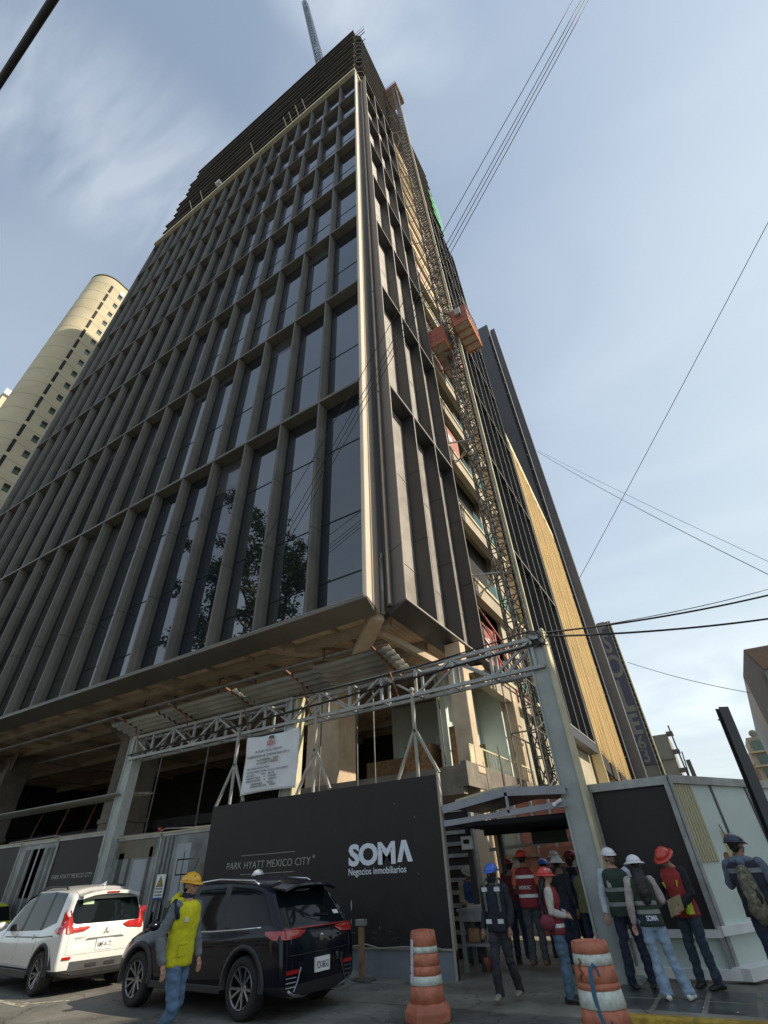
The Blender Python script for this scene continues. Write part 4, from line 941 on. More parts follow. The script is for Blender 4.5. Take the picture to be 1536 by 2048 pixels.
b = MB(); b.box(-5.46, -4.74, 11.77, 12.33, .40, .44); b.box(-5.46, -4.74, 11.76, 11.8, .78, .93); b.build('shelf', 'steel', tb)
b = MB(); b.box(-5.3, -5.0, 11.85, 12.1, .98, 1.04); tag(b.build('paper_stack', 'edge', bevel=.005), 'small stack of papers lying on the guard table', 'papers')
b = MB(); b.box(-5.35, -5.1, 11.85, 12.15, .44, .68); tag(b.build('brown_bag', 'board', bevel=.04), 'brown bag on the lower shelf of the guard table', 'bag')
b = MB(); b.lathe([(.09, 0), (.11, .2), (.1, .22)], (-5.08, 12.05, .01), 12); tag(b.build('red_bucket', 'orr', smooth=True), 'small red bucket on the floor under the guard table', 'bucket')
# wooden post with a block head and a base plate
wp = thing('wooden_stake', 'short wooden post with a grey block on top, before the black board', 'post', (-7.03, 10.45, .02))
b = MB(); b.box(-.045, .045, -.045, .045, .04, .80); b.build('stake', 'board', wp, bevel=.006)
b = MB(); b.box(-.10, .10, -.07, .07, .80, .90); b.build('head_block', 'steel', wp, bevel=.008)
b = MB(); b.box(-.22, .22, -.16, .16, 0, .035); b.build('base_plate', 'mast', wp)

# ================================================================ TRAFFIC DRUMS
def drum(name, label, loc, H, r0, r1, bands, handle, paint):
    t = thing(name, label, 'traffic drum', loc, 0, 'orange traffic drums by the kerb')
    prof = []; N_ = len(bands)
    z = .16
    for i, (hh, m) in enumerate(bands):
        ra_ = r0 + (r1 - r0) * (z - .16) / (H - .16); rb_ = r0 + (r1 - r0) * (z + hh - .16) / (H - .16)
        prof += [(ra_ + .004, z + .004, m), (rb_ + .002, z + hh - .012, m), (rb_ - .008, z + hh - .004, 0), (rb_ - .006, z + hh, 0)]
        z += hh
    prof += [(r1 - .03, z + .004, 0), (r1 - .04, z - .03, 0), (.02, z - .03, 0)]
    b = MB(); b.lathe(prof, n=40); o = b.build('body', ['orange', 'reflw'], t, smooth=True)
    for v in o.data.vertices:
        k_ = noise.noise(Vector((v.co.x * 6 + loc[0], v.co.y * 6, v.co.z * 7))); v.co.x *= 1 + .03 * k_; v.co.y *= 1 + .03 * k_
    b = MB(); b.lathe([(r0 + .085, 0), (r0 + .09, .10), (r0 + .05, .17), (r0 - .02, .2)], n=8); b.build('base', 'orange', t, bevel=.012)
    if handle:
        b = MB(); P = [(-.11, 0), (.11, 0), (.11, .05), (.07, .105), (-.07, .105), (-.11, .05)]
        b.slab([(x, -.02, H - .02 + z) for x, z in P], (0, .04, 0)); b.slab([(-.035, -.0205, H + .03), (.035, -.0205, H + .03), (.035, -.0205, H + .06), (-.035, -.0205, H + .06)], (0, -.001, 0), 1)
        b.build('handle', ['orange', 'black'], t, bevel=.006)
    return t
d1 = drum('traffic_drum', 'slimmer orange drum with two cracked white bands and a handle on top', (-4.46, 8.27, 0), .86, .245, .185, [(.20, 0), (.10, 1), (.10, 0), (.13, 0), (.075, 1), (.165, 0)], True, False)
d2 = drum('traffic_drum', 'fat orange drum with two wide white bands and blue spray paint', (-1.93, 7.75, 0), .86, .265, .205, [(.17, 0), (.15, 1), (.06, 0), (.14, 0), (.10, 1), (.10, 0)], False, True)
# spray paint loop that follows the drum surface (camera side)
def on_drum(ang, z): 
    r = .265 + (.205 - .265) * (z - .16) / .70 + .006
    return (r * math.cos(ang), r * math.sin(ang), z)
b = MB(); a0 = math.atan2(-7.75, 1.93)
pts = [(-.25, .62), (-.2, .69), (-.05, .71), (.1, .67), (.12, .6)]
pts = [(.15, .60), (.1, .68), (-.05, .71), (-.22, .66), (-.28, .55), (-.28, .45), (-.24, .34), (-.15, .24), (0, .18)]
b.tube([on_drum(a0 + a, z) for a, z in pts], [.012] + [(.004, .026)] * 7 + [.01], 8); b.tube([on_drum(a0 + a, z) for a, z in ((.1, .18), (.2, .26), (.3, .2), (.32, .14))], .011, 6)
b.build('spray_mark', 'spray', d2)
b = MB(); b.tube([on_drum(a0 - .75 + .1 * math.sin(i * 2), .74 - i * .03) for i in range(7)], .014, 6); b.build('chain', 'rust', d2)
b = MB(); 
for i in range(5): b.add([on_drum(math.atan2(-8.27, 4.46) - 1.2 + q * .12, z) for q, z in ((0, .84 - i * .09), (3, .84 - i * .09), (3, .755 - i * .09), (0, .755 - i * .09))], [(0, 1, 2, 3)])
for i, p in enumerate(b.v): b.v[i] = (p[0] * .93, p[1] * .93, p[2])
b.build('paper_label', 'banner', d1)

# ================================================================ CABLES
def catenary(name, label, p, q, r, sag=.3, n=14, m='wire', grp=None):
    p = Vector(p); q = Vector(q); P = []
    for i in range(n + 1):
        t = i / n; v = p.lerp(q, t); v.z -= sag * 4 * t * (1 - t); P.append(v)
    b = MB(); b.tube(P, r, 6); o = b.build(name, m, smooth=True); return tag(o, label, 'cable', grp)
def seg(u, v, d): r = ray(u, v).normalized(); return CAM + r * d
g1 = 'overhead wires'
catenary('overhead_cable', 'lower of two thick twisted cables running right from the gate post', (-2.35, 11.2, 6.0), (3.1, 15, 6.42), .026, .10, grp=g1)
catenary('overhead_cable', 'upper of two thick twisted cables running right from the gate post', (-2.5, 11.2, 6.1), (3.4, 15, 7.05), .024, .12, grp=g1)
catenary('overhead_cable', 'thin cable just above the two thick ones at the gate post', (-2.5, 11.3, 6.1), (4.6, 20, 9.1), .012, .15, grp=g1)
catenary('overhead_cable', 'thick black cable crossing the top left corner of the sky', seg(-20, 195, 5), seg(135, -45, 4.2), .022, 0, grp=g1)
for k, (u0, u1, lab) in enumerate(((1160, 525, 'leftmost of four parallel wires slanting past the tower'), (1176, 552, 'second of four parallel wires slanting past the tower'), (1183, 562, 'third of four parallel wires slanting past the tower'), (1191, 572, 'rightmost of four parallel wires slanting past the tower'))):
    A_ = seg(u0, -25, 26); r2_ = ray(u1, 1090); B_ = CAM + r2_ * (11.3 / r2_.y); catenary('overhead_wire', lab, A_, B_, .013, .25, grp=g1)
catenary('overhead_wire', 'single wire slanting down the right side of the sky', (10.62, 15, 22.49), (-2.22, 25, 14.0), .014, .05, grp=g1)
catenary('overhead_wire', 'lower of two wires falling right from the grey tower', (-3.44, 40, 37.0), (5.74, 25, 11.2), .02, .4, grp=g1)
catenary('overhead_wire', 'upper of two wires falling right from the grey tower', (-3.44, 40, 37.3), (5.94, 25, 11.9), .012, .2, grp=g1)
catenary('overhead_wire', 'thin wire low in the sky between the banner building and the angular office', (-3.36, 60, 19.7), (6.39, 60, 14.4), .03, .3, grp=g1)
catenary('overhead_cable', 'black cable strung along the front of the gantry truss', (-17.3, 10.98, 5.35), (-2.4, 10.98, 5.75), .028, .02, grp=g1)
catenary('overhead_cable', 'black cable sagging along the top of the gantry truss', (-9.8, 10.98, 5.95), (-2.4, 10.98, 6.1), .018, .12, grp=g1)
b = MB()
for i in range(9):
    P = [(-2.4 + .35 * math.cos(t * 1.3 + i) * (.4 + i * .08), 11.1 + .12 * math.sin(t + i), 5.9 + .22 * math.sin(t * 1.1 + i * .7)) for t in range(7)]; b.tube(P, .009, 5)
b.build('cable_tangle', 'wire', ga)

# ================================================================ TREES behind the photographer (mirrored in the windows)
def tree(label, x, y, h, rad, seed):
    rnd = random.Random(seed); t = thing('street_tree', label, 'tree', (x, y, 0), 0, 'trees across the street')
    b = MB(); tips = []
    b.tube([(0, 0, 0), (.2, .1, h * .25), (-.1, .2, h * .5), (.2, 0, h * .8)], [.45, .36, .26, .1], 10)
    for i in range(22):
        z = h * (.32 + .6 * rnd.random()); a = rnd.random() * 6.28; l = rad * (.5 + .6 * rnd.random()) * (1.15 - .6 * abs(z / h - .6))
        q = (l * math.cos(a), l * math.sin(a), min(h, z + l * .45)); b.tube([(0, 0, z - l * .2), (q[0] * .5, q[1] * .5, z + l * .12), q], [.12, .07, .03], 6); tips.append(q)
    b.build('trunk', 'bark', t, smooth=True)
    b = MB()
    for q in tips + [(0, 0, h)]:
        for c in range(5):
            cx_ = q[0] + rnd.gauss(0, .8); cy_ = q[1] + rnd.gauss(0, .8); cz_ = q[2] + rnd.gauss(0, .7)
            for l in range(85):
                p = Vector((cx_ + rnd.gauss(0, .42), cy_ + rnd.gauss(0, .42), cz_ + rnd.gauss(0, .32))); u = Vector((rnd.gauss(0, 1), rnd.gauss(0, 1), rnd.gauss(0, 1))).normalized(); v = u.orthogonal().normalized(); s_ = rnd.uniform(.12, .24)
                b.add([p - u * s_, p + v * s_ * .6, p + u * s_, p - v * s_ * .6], [(0, 1, 2, 3)])
    b.build('crown', 'leaf', t)
tree('tall leafy tree across the street, mirrored in the lower windows', -35, -6.5, 34, 4.2, 3)
tree('taller leafy tree across the street, left of the other one', -44, -9, 44, 4.6, 5)
tree('small leafy tree across the street, behind the photographer', -29.5, -6.5, 28, 2.8, 9)

# ================================================================ CARS
def rbox(b, c, sx, sy, sz, m=0): b.box(c[0] - sx / 2, c[0] + sx / 2, c[1] - sy / 2, c[1] + sy / 2, c[2] - sz / 2, c[2] + sz / 2, m)
def wheel(parent, x, y, r, side, spokes=5):
    w_ = bpy.data.objects.new('wheel', None); col.objects.link(w_); w_.parent = parent; w_.location = (x, y, r)
    X = Matrix.Rotation(R_(90), 4, 'X')
    b = MB(); W = .115
    b.lathe([(r * .66, -W * .8), (r * .70, -W), (r * .92, -W), (r * .985, -W * .8), (r, -W * .3), (r, W * .3), (r * .985, W * .8), (r * .92, W), (r * .70, W), (r * .66, W * .8)], n=40, cap=False).xf(X)
    b.build('tyre', 'rubber', w_, smooth=True)
    b = MB(); s_ = side
    b.lathe([(r * .67, -W), (r * .67, W * .95), (r * .64, W * .95), (r * .62, -W * .5), (.02, -W * .5)], n=36, cap=False, m=1)
    b.lathe([(.0, W * .55), (.05, W * .6), (.06, W * .5), (.06, 0)], n=14)
    for i in range(spokes):
        a = 2 * math.pi * i / spokes + .3
        for da in (-.17, .17):
            p = Vector((.05 * math.cos(a + da * .5), .05 * math.sin(a + da * .5), W * .5)); q = Vector((r * .645 * math.cos(a + da * 1.5), r * .645 * math.sin(a + da * 1.5), W * .86))
            b.beam(p, q, .03, .035, 0)
    b.lathe([(r * .62, W * .9), (r * .66, W * 1.0), (r * .685, W * .9)], n=36, cap=False)
    mt = X if s_ < 0 else Matrix.Rotation(R_(-90), 4, 'X')
    b.xf(mt); b.build('rim', ['alloy', 'black'], w_, smooth=False)
def make_car(name, label, paint, loc, yaw, st, W, zb, wx, wr, belt_cut=None):
    """st: stations (x_low, x_belt, x_roof, widthfactor, z_belt, z_roof, glass)"""
    t = thing(name, label, 'car', loc, R_(yaw)); hw = W / 2
    V = []
    n = len(st)
    for k, (xl, xb, xr, wf, zs, zr, gl) in enumerate(st):
        h_ = hw * wf; roof = zr - zs > .25
        y6 = h_ * (.80 if roof else .80); z6 = zr - (.09 if roof else .03)
        V.append([(xl, 0, zb), (xl, h_ * .86, zb), (xl, h_ * .975, zb + .14), (xl, h_, .60), (xb * .5 + xl * .5, h_ * .99, zs - .13), (xb, h_ * .94, zs), (xr, y6, z6), (xr, h_ * .5, zr), (xr, 0, zr + .012)])
    NJ = 9; b = MB()
    L_ = {}; 
    def vid(k, j, s):
        if j in (0, 8): s = 1
        key = (k, j, s)
        if key not in L_:
            p = V[k][j]; L_[key] = len(b.v); b.v.append((p[0], p[1] * s, p[2]))
        return L_[key]
    for s in (1, -1):
        for k in range(n - 1):
            for j in range(NJ - 1):
                f = [vid(k, j, s), vid(k + 1, j, s), vid(k + 1, j + 1, s), vid(k, j + 1, s)]
                if s < 0: f = f[::-1]
                g = st[k][6]
                m_ = 0
                if j == 5 and 's' in g: m_ = 1
                if j == 5 and g == '' and k >= 3 and st[k][5] - st[k][4] > .4: m_ = 2
                if j in (6, 7) and 'w' in g: m_ = 1
                if j == 1: m_ = 2
                if j == 0: m_ = 2
                b.f.append(f); b.m.append(m_)
    for k, dx_, rev in ((0, -.05, False), (n - 1, .08, True)):
        rows2 = []
        for j in range(1, 8):
            p = V[k][j]; cx_ = len(b.v); b.v.append((p[0] + dx_, 0, p[2] + (.01 if j == 7 else 0))); rows2.append((vid(k, j, 1), cx_, vid(k, j, -1)))
        seq = [(vid(k, 0, 1),) * 3] + rows2 + [(vid(k, 8, 1),) * 3]
        for i in range(len(seq) - 1):
            for q in range(2):
                f = [seq[i][q], seq[i][q + 1], seq[i + 1][q + 1], seq[i + 1][q]]; f2 = []
                for x_ in f:
                    if x_ not in f2: f2.append(x_)
                if len(f2) < 3: continue
                if rev: f2 = f2[::-1]
                b.f.append(f2); b.m.append(1 if (k == 0 and i == 5) else 2 if i <= 1 else 0)
    o = b.build('body', [paint, 'carglass', 'black'], t, smooth=True)
    bm = bmesh.new(); bm.from_mesh(o.data); bmesh.ops.recalc_face_normals(bm, faces=bm.faces)
    cl = bm.edges.layers.float.get('crease_edge') or bm.edges.layers.float.new('crease_edge')
    kj = {}
    for (k_, j_, s_), i_ in L_.items(): kj[i_] = (k_, j_)
    kc = [k_ for k_ in range(n) if st[k_][5] - st[k_][4] > .25]
    for e in bm.edges:
        ms = {f.material_index for f in e.link_faces}
        if len(ms) > 1: e[cl] = .95
        a_, b_ = [kj.get(v.index) for v in e.verts]
        if a_ and b_:
            if {a_[1], b_[1]} == {5, 6} and a_[0] in kc: e[cl] = .95
            if a_[1] == b_[1] and a_[1] in (5, 6): e[cl] = .95 if (a_[0] in kc or b_[0] in kc) else .4
            if a_[0] == b_[0] == 0: e[cl] = max(e[cl], .45)
            if a_[1] == b_[1] == 4: e[cl] = .35
    bm.to_mesh(o.data); bm.free()
    sb_ = o.modifiers.new('s', 'SUBSURF'); sb_.levels = 2; sb_.render_levels = 2
    cuts = []
    for x in wx:
        for s in (1, -1):
            c = MB(); c.lathe([(wr * 1.17, -.24), (wr * 1.17, .3)], n=32); c.xf(Matrix.Translation((x, s * (hw - .08), wr + .02)) @ Matrix.Rotation(R_(90 if s < 0 else -90), 4, 'X'))
            co_ = c.build('cut', ['black'], None); co_.parent = t; cuts.append(co_)
            m_ = o.modifiers.new('c', 'BOOLEAN'); m_.object = co_; m_.operation = 'DIFFERENCE'; m_.solver = 'EXACT'
            try: m_.material_mode = 'TRANSFER'
            except Exception: pass
    bpy.context.view_layer.update(); eval_mesh(o)
    for c in cuts:
        me = c.data; bpy.data.objects.remove(c); bpy.data.meshes.remove(me)
    for x in wx:
        for s in (1, -1):
            wheel(t, x, s * (hw - .125), wr, s)
            c = MB(); nn = 22; R0 = wr * 1.13; R1 = wr * 1.34   # arch cladding
            pts = [(math.cos(R_(-8 + 196 * i / nn)), math.sin(R_(-8 + 196 * i / nn))) for i in range(nn + 1)]
            o0 = len(c.v)
            for (cx_, sz_) in pts:
                for (rr, yy) in ((R0, hw - .14), (R0, hw + .012), (R1 - .015, hw + .010), (R1, hw - .03)): c.v.append((x + cx_ * rr, s * yy, wr + .02 + sz_ * rr))
            for i in range(nn):
                for q in range(3): f = [i * 4 + q, i * 4 + q + 1, (i + 1) * 4 + q + 1, (i + 1) * 4 + q]; c.f.append(f); c.m.append(0)
            c.build('wheel_arch', 'black', t, smooth=True)
    return t
# --- dark SUV
suv = make_car('parked_suv', 'dark blue-black SUV parked in front of the black hoarding board', 'carblk', (-8.42, 8.28, 0), 176.4,
    [(-2.16, -2.08, -1.70, .93, 1.02, 1.52, ''), (-2.08, -1.93, -1.50, .985, 1.05, 1.60, 's'), (-1.66, -1.45, -1.25, 1.0, 1.03, 1.645, 's'), (-.92, -.80, -.72, 1.0, .985, 1.68, ''), (-.72, -.62, -.62, 1.0, .98, 1.685, 's'),
     (.10, .15, .10, 1.0, .965, 1.68, ''), (.24, .28, .20, 1.0, .962, 1.675, 's'), (.85, .92, .45, 1.0, .95, 1.62, 'w'), (1.28, 1.22, 1.12, .99, .95, 1.12, ''), (1.75, 1.70, 1.7, .95, .91, 1.02, ''), (2.10, 2.05, 2.0, .86, .82, .90, ''), (2.26, 2.2, 2.15, .72, .70, .74, '')],
    1.84, .24, (-1.38, 1.36), .355)
def P_(b, *a, **k): return b
from mathutils.bvhtree import BVHTree
def bvh_of(car):
    o = [c for c in kids(car) if c.name.startswith('body')][0]; return BVHTree.FromPolygons([v.co for v in o.data.vertices], [list(p.vertices) for p in o.data.polygons])
def sR(T, y, z, d=.006):
    h = T.ray_cast(Vector((-4, y, z)), Vector((1, 0, 0)))[0]; return Vector((h.x - d, y, z)) if h else Vector((-2.0, y, z))
def sS(T, x, z, s_, d=.006):
    h = T.ray_cast(Vector((x, s_ * 3, z)), Vector((0, -s_, 0)))[0]; return Vector((x, h.y + s_ * d, z)) if h else Vector((x, s_ * .9, z))
def sT(T, x, y, d=.006):
    h = T.ray_cast(Vector((x, y, 3)), Vector((0, 0, -1)))[0]; return Vector((x, y, h.z + d)) if h else Vector((x, y, 1.6))
def patch(b, P, m=0):      # P: rows of points
    o = len(b.v); r = len(P[0])
    for row in P: b.v += [tuple(p) for p in row]
    for i in range(len(P) - 1):
        for j in range(r - 1): b.f.append([o + i * r + j, o + i * r + j + 1, o + (i + 1) * r + j + 1, o + (i + 1) * r + j]); b.m.append(m)
def lamp(T, car, s_, spec, wrap, name='tail_lamp', mt='redl', th=.02, parent=None):
    """spec: (y, z0, z1) columns across the back; wrap: (x, z0, z1) columns along the side"""
    b = MB(); rows = [[sR(T, s_ * y, z0 + (z1 - z0) * q / 3, .012) for q in range(4)] for y, z0, z1 in spec]
    rows += [[sS(T, x, z0 + (z1 - z0) * q / 3, s_, .012) for q in range(4)] for x, z0, z1 in wrap]
    patch(b, rows); o = b.build(name, mt, parent or car, smooth=False); o.modifiers.new('s', 'SOLIDIFY').thickness = th; o.modifiers['s'].offset = 0; return o
T = bvh_of(suv)
b = MB(); rows = [[sT(T, x, y, .02) for y in (-.62, -.4, -.2, 0, .2, .4, .62)] for x in (-1.52, -1.60)]; rows.append([p + Vector((-.30, 0, -.025)) for p in rows[-1]]); rows.append([p + Vector((-.02, 0, -.03)) for p in rows[-1]]); patch(b, rows); o = b.build('spoiler', 'carblk', suv, smooth=False); o.modifiers.new('s', 'SOLIDIFY').thickness = .03
for s in (1, -1):
    b = MB(); b.tube([sT(T, -1.3, s * .66, .0), sT(T, -1.2, s * .66, .045), sT(T, -.3, s * .66, .05), sT(T, .3, s * .65, .045), sT(T, .42, s * .64, .0)], .016, 8); b.build('roof_rail', 'chrome', suv, smooth=True)
    b = MB(); b.tube([sS(T, x, z, s, .002) for x, z in ((-1.66, 1.035), (-1.2, 1.01), (-.6, .985), (.2, .965), (.95, .955))], [(.012, .006)] * 5, 6); b.build('belt_trim', 'chrome', suv, smooth=True)
    for x in (-.98, .02):
        b = MB(); b.beam(sS(T, x - .09, .87, s, .012), sS(T, x + .09, .87, s, .012), .022, .022); b.build('door_handle', 'carblk', suv, bevel=.008)
    for x in (.98, -.02, -.95):
        b = MB(); b.tube([sS(T, x + (.06 if z < .5 else 0), z, s, .0015) for z in (.36, .5, .7, .85, .95)], .0035, 4); b.build('door_gap', 'black', suv)
    b = MB(); b.ball((.92, s * 1.0, 1.06), (.08, .11, .07)); b.tube([(.92, s * .85, 1.0), (.92, s * .95, 1.04)], .025, 6); b.build('wing_mirror', 'carblk', suv, smooth=True)
    b = MB(); b.box(-.92, .92, s * .89 - .03, s * .89 + .03, .27, .36); b.build('side_skirt', 'black', suv, bevel=.01)
    lamp(T, suv, s, [(.36, .955, .975), (.50, .90, .985), (.66, .885, .99), (.76, .885, .99), (.81, .89, .99)], [(-1.99, .89, .99), (-1.9, .92, .99), (-1.80, .955, .985)])
    lamp(T, suv, s, [(.52, .50, .545), (.66, .50, .545), (.76, .50, .545)], [], 'fog_lamp')
    b = MB()
    for z in (.36, .41, .46): b.tube([sR(T, s * y, z, .006) for y in (.56, .66, .76)], [(.008, .006)] * 3, 4)
    b.tube([sR(T, s * .47, .56, .008), sR(T, s * .54, .40, .008), sR(T, s * .60, .31, .008)], [(.012, .008)] * 3, 4)
    b.build('bumper_trim', 'alloy', suv)
    b = MB(); b.tube([(-2.02, s * .56, .27), (-2.17, s * .56, .27)], .038, 12, cap=False); b.build('exhaust_tip', 'chrome', suv, smooth=True)
b = MB(); b.tube([sR(T, y, 1.0, .006) for y in (-.78, -.6, -.4, -.2, 0, .2, .4, .6, .78)], [(.011, .010)] * 9, 6); b.build('light_bar', 'redl', suv, smooth=True)
b = MB(); b.tube([sR(T, y, z, .012) for y, z in ((-.72, .33), (-.6, .27), (-.4, .245), (0, .24), (.4, .245), (.6, .27), (.72, .33))], [(.022, .012)] * 7, 6); b.build('rear_diffuser', 'alloy', suv, smooth=True)
b = MB(); b.tube([sR(T, y, .70, .001) for y in (-.72, -.4, 0, .4, .72)], .004, 4); b.tube([sR(T, s_ * .74, z, .001) for s_, z in ((1, .7), (1, .8), (1, .95))], .004, 4); b.tube([sR(T, -.74, z, .001) for z in (.7, .8, .95)], .004, 4); b.build('tailgate_gap', 'black', suv)
RB = Matrix.Rotation(R_(-90), 4, 'Z')       # text facing the rear (-x local)
px_ = sR(T, 0, .86, .004).x
b = MB(); b.lathe([(.07, 0), (.07, .012), (.055, .014)], n=24, sy=.62).xf(Matrix.Translation((px_, 0, .86)) @ Matrix.Rotation(R_(-90), 4, 'Y') @ Matrix.Rotation(R_(90), 4, 'Z')); b.build('badge', 'chrome', suv)
def plate(car, x, y, z, s_):
    b = MB(); b.box(x - .012, x + .03, y - .17, y + .17, z - .085, z + .085); b.build('number_plate', 'white', car)
    text(s_, .115, 'plate_number', 'black', car, facem(x - .014, y, z - .045, R_(-90)), align='CENTER', fit=.29, depth=.001, bold=.001)
plate(suv, sR(T, 0, .55, .01).x, .0, .55, 'PZX-865-D')
b = MB(); b.beam(sR(T, -.3, 1.12, .02), sR(T, .02, 1.15, .02), .02, .03); b.tube([sT(T, -1.25, 0, 0), sT(T, -1.32, 0, .07)], [.03, .008], 6); b.build('rear_wiper', 'black', suv)
b = MB(); patch(b, [[sR(T, y, z, .006) for y in (-.62, -.48)] for z in (1.12, 1.17)]); b.build('sticker', 'white', suv)
# --- white people carrier
mpv = make_car('parked_people_carrier', 'pearl white people carrier parked at the left with red L-shaped tail lamps', 'carwht', (-14.25, 8.55, 0), 172.5,
    [(-2.14, -2.06, -1.86, .95, 1.06, 1.56, ''), (-2.06, -1.95, -1.72, .99, 1.13, 1.64, ''), (-1.75, -1.62, -1.5, 1.0, 1.10, 1.685, 's'), (-1.02, -.98, -.95, 1.0, .97, 1.715, ''), (-.92, -.88, -.86, 1.0, .965, 1.72, 's'),
     (.02, .02, -.02, 1.0, .945, 1.715, ''), (.12, .12, .08, 1.0, .94, 1.71, 's'), (.90, 1.02, .50, 1.0, .93, 1.63, 'w'), (1.32, 1.30, 1.25, .99, .93, 1.10, ''), (1.75, 1.70, 1.7, .96, .90, 1.02, ''), (2.10, 2.05, 2.0, .88, .82, .92, ''), (2.26, 2.2, 2.15, .74, .66, .74, '')],
    1.80, .24, (-1.40, 1.38), .335)
T = bvh_of(mpv)
b = MB(); rows = [[sT(T, x, y, .015) for y in (-.62, -.4, -.2, 0, .2, .4, .62)] for x in (-1.62, -1.78)]; rows.append([p + Vector((-.26, 0, -.02)) for p in rows[-1]]); rows.append([p + Vector((-.005, 0, -.06)) for p in rows[-1]]); patch(b, rows); sp_ = b.build('spoiler', 'carwht', mpv); sp_.modifiers.new('s', 'SOLIDIFY').thickness = .035
q_ = Vector(rows[2][3]); b = MB(); rbox(b, (q_.x - .008, 0, q_.z - .035), .02, .28, .025); b.build('brake_lamp', 'redl', sp_)
z_ = sT(T, -1.45, 0, 0).z
b = MB(); b.add([(-1.55, -.02, z_), (-1.30, -.02, z_), (-1.55, .02, z_), (-1.30, .02, z_), (-1.60, 0, z_ + .085)], [(0, 1, 4), (2, 4, 3), (0, 4, 2), (1, 3, 4)]); b.build('shark_fin', 'carwht', mpv)
for s in (1, -1):
    b = MB(); b.tube([sT(T, -1.2, s * .62, .0), sT(T, -1.08, s * .62, .05), sT(T, -.2, s * .62, .055), sT(T, .35, s * .60, .05), sT(T, .5, s * .58, .0)], .02, 8); b.build('roof_rail', 'black', mpv, smooth=True)
    lamp(T, mpv, s, [(.36, 1.0, 1.02), (.46, .955, 1.055), (.60, .945, 1.06), (.70, .935, 1.075), (.745, .93, 1.29), (.79, .93, 1.30)], [(-2.0, .93, 1.28), (-1.9, .93, 1.06), (-1.74, .97, 1.01)])
    b = MB(); b.tube([sS(T, x, z, s, .001) for x, z in ((-1.7, .90), (-1.2, .875), (0, .86), (.8, .85))], [(.010, .006)] * 4, 6); b.build('swage_line', 'greyp', mpv)
    for x in (-.75, .2):
        b = MB(); c_ = sS(T, x, .875, s, .012); b.beam(c_ - Vector((.1, 0, 0)), c_ + Vector((.1, 0, 0)), .022, .022); b.ball(tuple(c_), (.05, .014, .04)); b.build('door_handle', 'chrome', mpv, bevel=.006)
    for x in (.98, -.02, -.95):
        b = MB(); b.tube([sS(T, x + (.06 if z < .5 else 0), z, s, .0012) for z in (.36, .5, .7, .82, .92)], .003, 4); b.build('door_gap', 'black', mpv)
    b = MB(); b.box(-.95, .95, s * .875 - .03, s * .875 + .03, .24, .36); b.build('side_skirt', 'black', mpv, bevel=.01)
    b = MB(); b.ball((.92, s * .98, 1.04), (.09, .12, .08)); b.build('wing_mirror', 'carwht', mpv, smooth=True)
    lamp(T, mpv, s, [(.62, .54, .58), (.70, .54, .58), (.78, .54, .58)], [], 'reflector')
    b = MB(); patch(b, [[sS(T, x, z, s, .006) for z in (.27, .40, zt)] for x, zt in ((-1.72, .72), (-1.85, .62), (-2.0, .42))]); o = b.build('corner_cladding', 'black', mpv)
    lamp(T, mpv, s, [(.08, .40, .45), (.2, .395, .455), (.30, .40, .45)], [], 'bumper_slot', 'black')
b = MB(); patch(b, [[sR(T, y, z, .010) for y in (-.62, -.4, 0, .4, .62)] for z in (.36, .42, .50)]); b.build('skid_plate', 'alloy', mpv)
b = MB(); patch(b, [[sR(T, y, z, .012) for y in (-.78, -.5, 0, .5, .78)] for z in (.23, .29, .36)]); b.build('lower_bumper', 'black', mpv)
b = MB(); patch(b, [[sR(T, y * k_, z, .004) for y in (-.42, 0, .42)] for z, k_ in ((.80, 1), (.835, .85))]); b.build('plate_recess', 'greyp', mpv)
b = MB(); b.tube([sR(T, y, .60, .001) for y in (-.72, -.4, 0, .4, .72)], .003, 4); b.tube([sR(T, .74, z, .001) for z in (.6, .75, .92)], .003, 4); b.tube([sR(T, -.74, z, .001) for z in (.6, .75, .92)], .003, 4); b.build('tailgate_gap', 'greyp', mpv)
plate(mpv, sR(T, 0, .72, .006).x, 0, .72, 'NMF-41-72')
bx_ = sR(T, 0, .92, .004).x
for a in (90, 210, 330):
    b = MB(); c = Vector((0, math.cos(R_(a)) * .036, math.sin(R_(a)) * .036)); u = Vector((0, math.cos(R_(a)), math.sin(R_(a)))) * .036; v = Vector((0, -math.sin(R_(a)), math.cos(R_(a)))) * .021; q = Vector((bx_, 0, .92)) + c
    b.slab([q - u, q + v, q + u, q - v], (-.01, 0, 0)); b.build('badge', 'steel', mpv)
b = MB(); patch(b, [[sR(T, y, z, .005) for y in (.32, .54)] for z in (1.38, 1.46)]); b.build('sticker', mat('green_sticker', (.35, .5, .3)), mpv)
text('XPANDER', .05, 'tailgate_lettering', 'steel', mpv, facem(sR(T, .55, .84, .004).x, .62, .83, R_(-90)), depth=.002)
lc = make_car('parked_small_car', 'lime yellow car at the left edge beyond the white people carrier', mat('lime_paint', (.50, .52, .03), .3, coat=1), (-23.3, 10.3, 0), 176,
    [(-2.0, -1.95, -1.75, .95, .95, 1.42, ''), (-1.9, -1.85, -1.5, 1, .96, 1.48, 's'), (-.6, -.6, -.6, 1, .93, 1.52, ''), (-.5, -.5, -.5, 1, .93, 1.52, 's'), (.6, .7, .3, 1, .92, 1.46, 'w'), (1.2, 1.15, 1.05, .98, .9, 1.0, ''), (1.9, 1.85, 1.8, .85, .75, .85, ''), (2.0, 1.95, 1.9, .7, .6, .66, '')], 1.74, .2, (-1.25, 1.25), .31)

